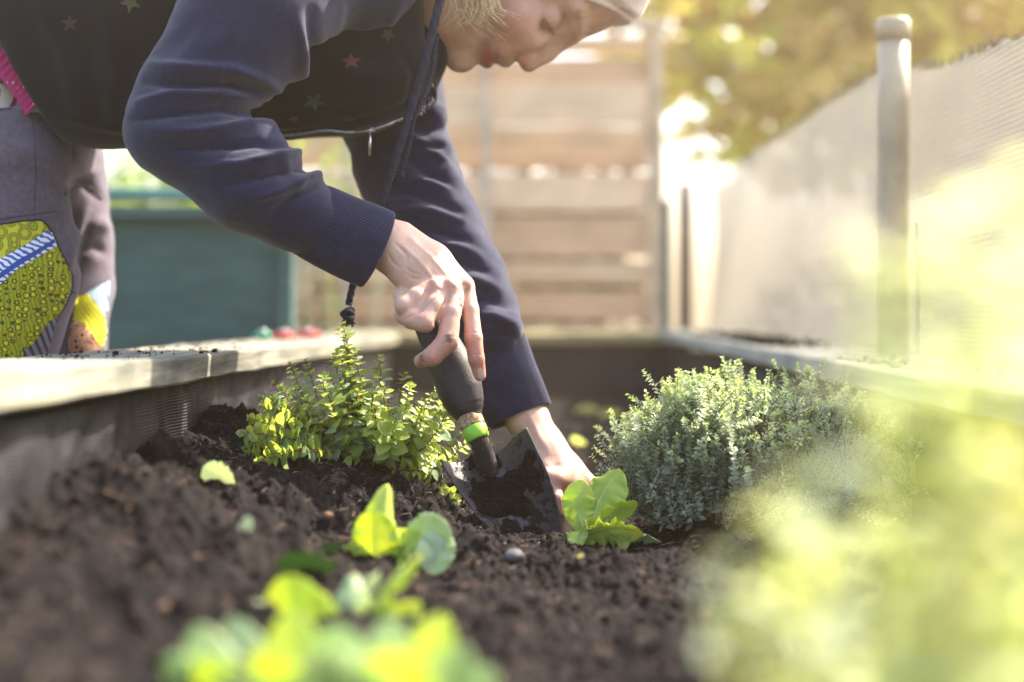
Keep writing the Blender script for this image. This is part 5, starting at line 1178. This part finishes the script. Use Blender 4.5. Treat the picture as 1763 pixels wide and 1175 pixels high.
# ------------------------------------------------------------------ plants
LEAFM = {}
def small_leaf_mesh(name, mat, aspect=.78, fold=.22, bend=.18):
    n = 6; t = np.linspace(0, 1, n); wv = np.sin(np.pi * t ** .85) ** .8 * aspect / 2; V = []
    for i in range(n):
        z = -bend * t[i] ** 2
        for q in (-1, 0, 1): V.append((t[i], q * wv[i], z + abs(q) * fold * wv[i]))
    me = bpy.data.meshes.new(name); me.from_pydata(V, [], grid_faces(n, 3).tolist()); me.materials.append(mat)
    me.polygons.foreach_set('use_smooth', [True] * len(me.polygons)); return me
def leaf_matrix(p, d, up, size, roll=0):
    d = Vector(d).normalized(); z = Vector(up) - Vector(up).dot(d) * d
    if z.length < 1e-4: z = Vector((1, 0, 0)) - d.x * d
    z.normalize(); y = z.cross(d); m = Matrix((d, y, z)).transposed().to_4x4(); m = m @ Matrix.Rotation(roll, 4, 'X')
    return Matrix.Translation(Vector(p)) @ m @ Matrix.Scale(size, 4)
def oregano():
    r = random.Random(11); base = P(655, 848, 1.44); base[2] = float(soil_z(np.array([base[0]]), np.array([1.44]))[0]) + .001
    e = empty('oregano_plant', base, 'bushy yellow green oregano plant with small round leaves left of the trowel', 'herb plant')
    tips = [(591, 562, 0, 1.0), (500, 628, -.02, .9), (527, 622, .02, .9), (422, 772, -.09, .95), (432, 722, -.08, .95), (418, 745, -.10, .9), (450, 700, -.06, .9), (655, 617, .01, .9), (697, 645, .03, .8), (750, 668, 0, .8), (735, 690, -.03, .8), (803, 765, -.02, .8), (798, 745, .02, .7), (775, 735, 0, .7), (560, 655, -.04, 1), (472, 662, 0, .9), (478, 705, -.04, 1), (612, 610, -.02, .9), (530, 690, -.05, 1), (640, 660, -.05, 1), (700, 700, -.05, 1), (445, 795, -.10, 1), (705, 665, -.02, .9), (680, 720, -.06, 1), (590, 640, .02, 1), (575, 612, .0, .9), (740, 790, -.04, .7), (790, 860, -.06, .7), (780, 850, -.05, .7)]
    tips += [(596, 590, .01, 1), (582, 608, -.01, 1), (606, 636, .0, 1), (570, 650, .02, 1), (620, 625, .02, .9), (590, 575, .005, .9)]
    for i in range(60):
        x = r.uniform(446, 786); t = (x - 446) / 340; ytop = 632 + 62 * abs(t - .42) * 2; tips.append((x, ytop + abs(r.gauss(0, 1)) * 55, r.uniform(-.06, .06), r.uniform(.7, 1.05)))
    lm = [small_leaf_mesh('oregano_leaf', OREG), small_leaf_mesh('oregano_leaf_narrow', OREG, .5, .35, .25), small_leaf_mesh('oregano_leaf_dull', OREG2, .66, .1, .3)]
    items = []
    for si, (tx, ty, dd, sz) in enumerate(tips):
        tip = P(tx, ty, 1.42 + dd); b0 = base + np.array([r.uniform(-.016, .016), r.uniform(-.014, .014), 0])
        L = np.linalg.norm(tip - b0); out = (tip - b0); mid = b0 + out * .45 + np.array([out[0] * .18, out[1] * .2, -abs(out[0]) * .18 + .002 + (.030 if tx < 470 else 0)])
        c = spline([b0, mid, tip], 26); c[1:-1] += np.array([[r.gauss(0, .0006) for _ in range(3)] for _ in range(24)])
        tube('stem', c, np.linspace(.0011, .00045, 26), OSTEM, e, 5)
        T = np.gradient(c, axis=0); T /= np.linalg.norm(T, axis=1, keepdims=True)
        s = L * r.uniform(.26, .46); ph = r.uniform(0, 3.14); k = 0
        seg = L / 25
        while s < L:
            i = min(25, int(s / seg)); t = Vector(T[i]); fr = s / L
            a = t.cross(Vector((0, 1, .2))).normalized(); bq = t.cross(a)
            lay = (.0180 * (1 - .55 * fr ** 3)) * sz * r.uniform(.55, 1.25)
            for sg in (0, math.pi):
                an = ph + sg + r.uniform(-.3, .3); sd = a * math.cos(an) + bq * math.sin(an); d = sd * .95 + t * r.uniform(.25, .7) + Vector((0, 0, -.1))
                items.append((lay, c[i] + np.array(sd) * .001, d, t + sd * -.3, r.uniform(-.4, .4), r.random()))
            ph += math.pi / 2 + r.uniform(-.2, .2); s += r.uniform(.0045, .0085) * (1.15 - .55 * fr); k += 1
            if fr > .93:
                for q in range(3): 
                    an = r.uniform(0, 6.28); sd = a * math.cos(an) + bq * math.sin(an); items.append((lay * .6, c[-1], sd * .6 + t, sd * -1, 0, r.random()))
    items.sort(key=lambda q: -q[0] * (1.3 if q[1][1] < 1.42 else 1.0))
    for it in items[:300]:
        me = lm[0] if it[5] < .62 else lm[1] if it[5] < .72 else lm[2]; inst('leaf', me, leaf_matrix(it[1], it[2], it[3], it[0] * 1.02, it[4]), e)
    for mi, mt in ((0, OREG), (2, OREG2)):
        a_v, a_f, n0 = [], [], 0; src = lm[mi]; sv = np.array([v.co[:] for v in src.vertices]); sf = np.array([list(p.vertices) for p in src.polygons])
        for it in items[300:]:
            if (it[5] < .72) != (mi == 0): continue
            m = np.array(leaf_matrix(it[1], it[2], it[3], it[0], it[4])); a_v.append(sv @ m[:3, :3].T + m[:3, 3]); a_f.append(sf + n0); n0 += len(sv)
        if a_v: tag(mesh_obj('foliage', np.vstack(a_v), np.concatenate(a_f), mt, e), kind='stuff')
    # dry twigs at the foot
    for i in range(26):
        a = r.uniform(0, 6.28); q = r.uniform(.01, .05); c = spline([base + np.array([r.uniform(-.01, .01), r.uniform(-.01, .0), .002]), base + np.array([math.cos(a) * q * .6, math.sin(a) * q * .5, r.uniform(.004, .02)]), base + np.array([math.cos(a) * q * 1.4, math.sin(a) * q, r.uniform(-.004, .025)])], 8)
        tube('dry_twig', c, .0006, OSTEM if i % 3 else FIBRE, e, 4)
oregano()
def thyme(name_label, base, n, spread, height, seed, lean=(0, 0), grow=1.0):
    r = np.random.default_rng(seed); e = empty('thyme_plant', base, name_label, 'herb plant', 'thyme plants on the right of the bed')
    base = np.array(base)
    LV, LF, TV, TF = [], [], [], []; stem = Acc(); nl = [0, 0]
    lv = np.array([(0, 0, 0), (.45, .24, .06), (1, 0, -.12), (.45, -.24, .06)]); 
    for i in range(n):
        u = np.array([r.normal(), r.normal() * .9]); q = np.linalg.norm(u); u = u / q * min(q, 1.9) / 1.9
        top = base + np.array([u[0] * spread[0] + lean[0], u[1] * spread[1] + lean[1], height * (1 - .24 * (abs(u[0]) ** 2.4) - .20 * abs(u[1]) ** 2 + .05 * math.sin(u[0] * 7 + seed) + .04 * math.sin(u[1] * 9)) * r.uniform(.62, 1.05)])
        b0 = base + np.array([u[0] * .012, u[1] * .012, 0]); mid = b0 + (top - b0) * .42 + np.array([u[0] * spread[0] * .42, u[1] * spread[1] * .3, -.004])
        mid = mid + r.normal(size=3) * [.012, .010, .005]; m2 = mid * .4 + top * .6 + r.normal(size=3) * [.007, .007, .003]; c = spline([b0, mid, m2, top + np.array([r.normal() * .014, r.normal() * .010, 0])], 14)
        if i % 2 == 0: stem.add(*tube_arrays(c, np.linspace(.0011, .0004, 14), 3))
        cc = spline(c, 70); T = np.gradient(cc, axis=0); T /= np.linalg.norm(T, axis=1, keepdims=True)
        s0 = r.uniform(.16, .48); L = np.linalg.norm(top - b0); nn = int(L * (1 - s0) / .0020)
        for k in range(nn):
            fr = s0 + (1 - s0) * k / max(1, nn - 1); i2 = min(69, int(fr * 69)); t = T[i2]; ph = k * 1.57 + r.uniform(-.7, .7)
            a = np.cross(t, [0.1, 1, .2]); a /= np.linalg.norm(a); b = np.cross(t, a)
            for sg in (0, math.pi):
                sd = a * math.cos(ph + sg) + b * math.sin(ph + sg); d = sd * .9 + t * r.uniform(.1, .9) + r.normal(size=3) * .18; d /= np.linalg.norm(d); y = np.cross(t, sd); z = np.cross(d, y)
                sz = .0074 * grow * (1 - .35 * fr) * r.uniform(.6, 1.25)
                if fr > .94: sz *= .8
                V = cc[i2] + (lv[:, 0:1] * d + lv[:, 1:2] * 1.5 * y * 1 + lv[:, 2:3] * z) * sz
                w_ = 1 if fr > .90 else 0
                (TV if w_ else LV).append(V)
    for A, nm, mt in ((LV, 'foliage', THY), (TV, 'fresh_tips', THY2)):
        V = np.concatenate(A); k = len(A); Fc = np.arange(k * 4).reshape(-1, 4); tag(mesh_obj(nm, V, Fc, mt, e, smooth=False), kind='stuff')
    tag(stem.obj('stems', TSTEM, e), kind='stuff')
tb = P(1222, 938, 1.385); tb[2] = float(soil_z(tb[0:1], tb[1:2])[0])
thyme('dense grey green thyme bush with upright sprigs beside the young lettuce', tb, 820, (.084, .078), .150, 3, (.000, 0))
tb = P(1330, 930, 1.44); tb[2] = float(soil_z(tb[0:1], tb[1:2])[0])
thyme('looser thyme bush behind the blurred seedling, right of the dense one', tb, 260, (.115, .08), .150, 5, (.004, 0))
tb = P(1590, 960, 1.40); tb[2] = float(soil_z(tb[0:1], tb[1:2])[0])
thyme('low straggly thyme by the right wall of the bed', tb, 140, (.085, .08), .085, 8, (-.01, 0))

def lettuce(base, label, leaves, seed=0, group='lettuce plants in a row'):
    e = empty('lettuce', base, label, 'lettuce', group)
    leaves = [(b, c, t, sd, w_, dict(dict(rnd=.55, teeth=.025, cup=.06), **k)) for b, c, t, sd, w_, k in leaves]
    for i, L in enumerate(leaves):
        (b, c, t, side, wd, kw) = L; kw = dict(kw); mt = kw.pop('mat', LETT)
        V, Q = bezier_leaf(b, c, t, side, wd, nu=kw.pop('nu', 34), nv=kw.pop('nv', 17), seed=seed + i * 7, **kw)
        N = vnormals(V, Q); V = V + N * (.0009 * fbm(V[:, 0] * 150, V[:, 1] * 150, V[:, 2] * 150, 3, seed + i))[:, None]
        o = mesh_obj('leaf', V, Q, mt, e); md = o.modifiers.new('solid', 'SOLIDIFY'); md.thickness = .0005
        Vm, Fm = tube_arrays(V.reshape(-1, kw.get('nv', 17) if False else 17, 3)[:28, 8] - np.array([0, .0004, 0]), np.linspace(.0011, .0003, 28), 5)
        mesh_obj('midrib', Vm, Fm, LETT2, o)
    return e
X_, Y_, Z_ = np.array([1., 0, 0]), np.array([0, 1., 0]), np.array([0, 0, 1.])
def gz(px, py, d):
    p = P(px, py, d); p[2] = float(soil_z(p[0:1], p[1:2])[0]) - .002; return p
# the seedling being planted
b = P(1000, 925, 1.30); D = 1.30
lettuce(b, 'small bright lettuce seedling between the hand and the thyme', [
    (P(1012, 925, D), P(985, 880, D), P(1004, 826, D + .01), X_ + .2 * Z_, M(30, D), dict(fold=.15, ruffle=.16, prof=1.5, wave=3)),
    (P(1012, 925, D), P(1025, 860, D + .01), P(1068, 808, D + .02), X_ + .6 * Z_ - .2 * Y_, M(44, D), dict(fold=.15, ruffle=.14, prof=1.4, wave=3)),
    (P(1000, 930, D), P(1040, 880, D - .01), P(1098, 872, D + .01), Z_ + .3 * X_ - .5 * Y_, M(30, D), dict(fold=.2, ruffle=.18, prof=1.3)),
    (P(992, 934, D), P(1045, 895, D - .02), P(1108, 922, D - .02), Z_ - .2 * X_ - .9 * Y_, M(34, D), dict(fold=.25, ruffle=.2, prof=1.2)),
    (P(1012, 925, D), P(992, 895, D - .012), P(994, 946, D - .022), X_ * .8 + Z_ * .5, M(21, D), dict(fold=.15, ruffle=.2, prof=1.4)),
    (P(1040, 915, D), P(1072, 905, D - .01), P(1074, 948, D - .015), X_ + .3 * Y_, M(17, D), dict(fold=.2, ruffle=.15, prof=1.3)),
    (P(1040, 925, D), P(1085, 905, D), P(1138, 934, D - .005), Z_ * .6 - Y_, M(26, D), dict(fold=.3, ruffle=.15, mat=LETT2))], 3)
D = 1.13; b = gz(650, 1005, D)
lettuce(b, 'young lettuce with a tall narrow leaf and one pale turned leaf, in mid bed', [
    (P(655, 1012, D), P(648, 935, D), P(668, 834, D + .012), X_ + .1 * Z_ + .6 * Y_, M(36, D), dict(fold=.45, ruffle=.14, prof=.95, wave=3)),
    (P(640, 1010, D), P(650, 950, D - .012), P(640, 880, D - .03), X_ - .1 * Y_, M(46, D), dict(fold=.30, ruffle=.20, prof=1.0, wave=2.5)),
    (P(645, 1005, D), P(615, 945, D - .01), P(572, 957, D - .03), Z_ * .8 + X_ * .3 - .5 * Y_, M(27, D), dict(fold=.3, ruffle=.18, wave=3)),
    (P(640, 1012, D), P(632, 975, D - .02), P(594, 988, D - .03), Z_ * .6 + X_ * .5 - .5 * Y_, M(24, D), dict(fold=.3, ruffle=.15)),
    (P(655, 1010, D), P(675, 940, D), P(725, 922, D - .01), Z_ + X_ * .5, M(40, D), dict(fold=.15, ruffle=.14)),
    (P(690, 985, D), P(730, 905, D - .015), P(775, 935, D - .03), X_ * .5 + Z_ * 1.0 - Y_ * .1, M(48, D), dict(fold=.08, ruffle=.08, teeth=.03, mat=LETT2, prof=1.0)),
    (P(730, 925, D - .02), P(760, 940, D - .03), P(742, 990, D - .03), X_ + Z_ * .1, M(36, D), dict(fold=.08, ruffle=.08, teeth=.03, mat=LETT2, prof=.9)),
    (P(660, 1015, D), P(720, 985, D), P(725, 1030, D - .02), X_ + Z_ * .3, M(25, D), dict(fold=.3, ruffle=.16))], 21)
D = .86; b = gz(600, 1165, D)
lettuce(b, 'larger lettuce with a long yellow green leaf, nearer than the pale-leafed one', [
    (P(560, 1175, D), P(640, 1010, D - .01), P(730, 955, D + .02), X_ * .7 + Z_ * .8, M(62, D), dict(fold=.2, ruffle=.08, prof=1.0)),
    (P(560, 1175, D), P(585, 1050, D), P(655, 985, D + .03), X_ * .5 + Z_, M(52, D), dict(fold=.2, ruffle=.10, mat=LETT2)),
    (P(600, 1180, D), P(600, 1050, D), P(610, 990, D + .02), X_, M(38, D), dict(fold=.2, ruffle=.1, mat=LETT2)),
    (P(620, 1180, D), P(660, 1080, D - .02), P(725, 1040, D - .01), X_ * .5 + Z_, M(50, D), dict(fold=.2, ruffle=.14)),
    (P(560, 1190, D), P(510, 1080, D - .02), P(493, 990, D - .03), X_ + .2 * Z_, M(74, D), dict(fold=.18, ruffle=.08)),
    (P(560, 1190, D), P(470, 1100, D - .02), P(428, 1035, D - .01), X_ + .3 * Z_, M(46, D), dict(fold=.18, ruffle=.12, mat=LETT2)),
    (P(630, 1190, D), P(720, 1110, D - .02), P(775, 1060, D - .01), X_ * .6 + Z_ - .3 * Y_, M(46, D), dict(fold=.2, ruffle=.12))], 41)
D = .68
lv = []
for (bx, tx, ty, wd, dd, mt) in ((480, 400, 1062, 66, 0.02, LETT2), (520, 500, 1050, 74, .01, LETT), (440, 340, 1075, 60, -.01, LETT2), (560, 585, 1075, 76, -.03, LETT2), (620, 675, 1062, 66, .01, LETT2), (440, 290, 1125, 66, -.02, LETT2), (660, 760, 1058, 62, 0, LETT), (680, 800, 1110, 60, -.02, LETT2), (560, 455, 1120, 84, -.05, LETT), (620, 700, 1120, 84, -.05, LETT), (680, 850, 1150, 56, -.02, LETT2), (540, 570, 1125, 80, -.06, LETT2), (480, 350, 1130, 62, -.04, LETT), (600, 630, 1155, 80, -.07, LETT2), (470, 400, 1160, 70, -.06, LETT2)):
    k = rng.uniform(-.3, .3); lv.append((P(bx + 30, 1420, D), P((bx + tx) / 2, 1260, D + dd * .5), P(tx, ty, D + dd), X_ * .9 + Z_ * k + Y_ * k, M(wd, D), dict(fold=.2, ruffle=.16, prof=1.25, mat=mt)))
lettuce(gz(560, 1320, D), 'big blurred lettuce closest to the lens at the bottom of the picture', lv, 61)

# tall blurred seedlings close to the lens on the right
def seedling(bx, D, tops, label, seed, size=(.010, .018), gap=.012, group='blurred seedlings close to the lens'):
    r = random.Random(seed); p0 = P(bx, 1000, D); p0[2] = float(soil_z(p0[0:1], p0[1:2])[0]); e = empty('leafy_seedling', p0, label, 'seedling', group)
    lm = [small_leaf_mesh('seedling_leaf', FORE, .6), small_leaf_mesh('seedling_leaf_pale', FORE2, .62)]
    for (tx, ty, dd) in tops:
        t = P(tx, ty, D + dd); c = spline([p0 + np.array([r.uniform(-.012, .012), r.uniform(-.01, .01), 0]), (p0 + t) / 2 + np.array([r.uniform(-.01, .01), 0, 0]), t], 24)
        tube('stem', c, np.linspace(.0016, .0007, 24), FORE, e, 5)
        L = np.linalg.norm(t - p0); s = L * .15; ph = r.uniform(0, 3)
        T = np.gradient(c, axis=0)
        while s <= L:
            i = min(23, int(s / L * 23)); tv = Vector(T[i]).normalized(); a = tv.cross(Vector((0, 1, .1))).normalized(); bb = tv.cross(a)
            for sg in (0, math.pi):
                an = ph + sg; sd = a * math.cos(an) + bb * math.sin(an); fr = s / L
                inst('leaf', lm[0] if r.random() < .62 else lm[1], leaf_matrix(c[i], sd + tv * .5, tv - sd * .3, r.uniform(*size) * (1.35 - .75 * fr), r.uniform(-.5, .5)), e)
            ph += 1.57 + r.uniform(-.3, .3); s += gap * r.uniform(.7, 1.3)
seedling(1560, .37, [(1475, 400, 0), (1640, 330, 0), (1700, 480, -.01), (1750, 270, .01), (1390, 780, 0), (1555, 430, .0), (1800, 380, 0)], 'tallest blurred seedling rising in front of the metal post', 1, (.016, .026), .015)
seedling(1380, .42, [(1250, 950, 0), (1330, 850, .01), (1220, 1050, -.01), (1400, 860, 0), (1440, 900, -.02), (1290, 980, .02), (1360, 900, 0)], 'lower blurred seedling in front of the thyme', 2, (.013, .022), .012)
seedling(1700, .40, [(1790, 380, 0), (1690, 640, .0), (1770, 520, .01), (1600, 560, .01), (1600, 860, -.01), (1850, 560, 0), (1670, 860, -.03), (1780, 800, 0)], 'blurred seedling at the right edge of the picture', 3, (.014, .024), .014)
seedling(1520, .44, [(1520, 860, 0), (1620, 900, 0), (1460, 980, .0), (1560, 960, -.02), (1300, 1060, -.03), (1690, 980, 0), (1400, 1000, 0), (1760, 1000, 0)], 'short blurred seedling between the tall ones', 4, (.013, .022), .011)

# ------------------------------------------------------------------ fallen leaves, stones and chips on the soil
def fallen(px, py, L, ang, mat, label, wd=.42, seed=0, lift=.12, name='fallen_leaf'):
    d = ground_d(px, py); c = P(px, py, d) + np.array([0, 0, .004]); dx = np.array([math.cos(ang), .2, math.sin(ang)]) * L / 2
    V, Q = bezier_leaf(c - dx, c + np.array([0, -.002, lift * L]) * .4, c + dx, np.array([-math.sin(ang), -.5, math.cos(ang)]), L * wd, fold=.15, ruffle=.12, teeth=.06, seed=seed, prof=.75)
    return tag(mesh_obj(name, V, Q, mat), label, 'leaf')
fallen(377, 829, .030, -.55, LETT2, 'pale green torn leaf lying on the soil near the liner', .5, 1)
fallen(424, 915, .014, 1.2, LETT2, 'small pale green leaf scrap standing on the soil below the torn leaf', .35, 2)
DKL = mat_leaf('dark_green_leaf', (.02, .055, .012), (.045, .10, .02), (.05, .12, .02), .2, .5, 60)
fallen(530, 985, .040, -.08, DKL, 'dark green leaf lying on the soil left of the young lettuce', .32, 3)
fallen(565, 958, .024, .5, DKL, 'small olive leaf partly under the young lettuce', .3, 4)
YLL = mat_leaf('yellow_leaf', (.42, .42, .10), (.60, .58, .22), (.6, .6, .2), .3, .5, 40)
fallen(1012, 712, .055, .0, YLL, 'blurred yellow leaf on the soil behind the thyme', .3, 5)
fallen(1052, 717, .05, .05, YLL, 'second blurred yellow leaf on the soil, nearer the thyme', .25, 6)
fallen(1000, 768, .036, -.6, LETT, 'narrow green leaf on the soil beside the wrist', .2, 7)
fallen(978, 916, .014, -.5, YLL, 'tiny yellow leaf at the tip of the trowel blade', .4, 8)
fallen(1000, 966, .006, 0, YLL, 'yellow scrap on the soil in front of the seedling', .45, 9)
stone(884, 962, .0072, STONE, 'stone', 'grey violet pebble on the soil below the trowel blade', 'stone', .8, 1)
stone(565, 891, .0042, mat_noise('tan_chip', (.15, .08, .045), (.22, .13, .08), 90, .8), 'clay_chip', 'tan clay chip on the dark soil below the oregano', 'chip', .8, 2)
stone(868, 938, .0018, STONE, 'stone', 'tiny pale pebble beside the trowel blade', 'stone', .8, 3)
WCH = mat_noise('wood_chip', (.08, .045, .03), (.17, .10, .07), 60, .9)
stone(288, 1052, .0062, WCH, 'wood_chip', 'pale brown wood chip on the blurred soil at lower left', 'wood chip', .5, 4)
stone(1040, 812, .004, STONE, 'stone', 'small whitish pebble behind the lettuce seedling', 'stone', .8, 6)
def twig():
    D = 1.09; c = spline([P(178, 822, D), P(180, 808, D - .004), P(184, 796, D - .006), P(186, 788, D - .006)], 14)
    tag(tube('twig', c, np.linspace(.0013, .0022, 14), WCH, None, 7, lambda th, s: 1 + .2 * np.sin(th + s * 20)), 'short brown twig poking up from the soil by the liner', 'twig')
twig()
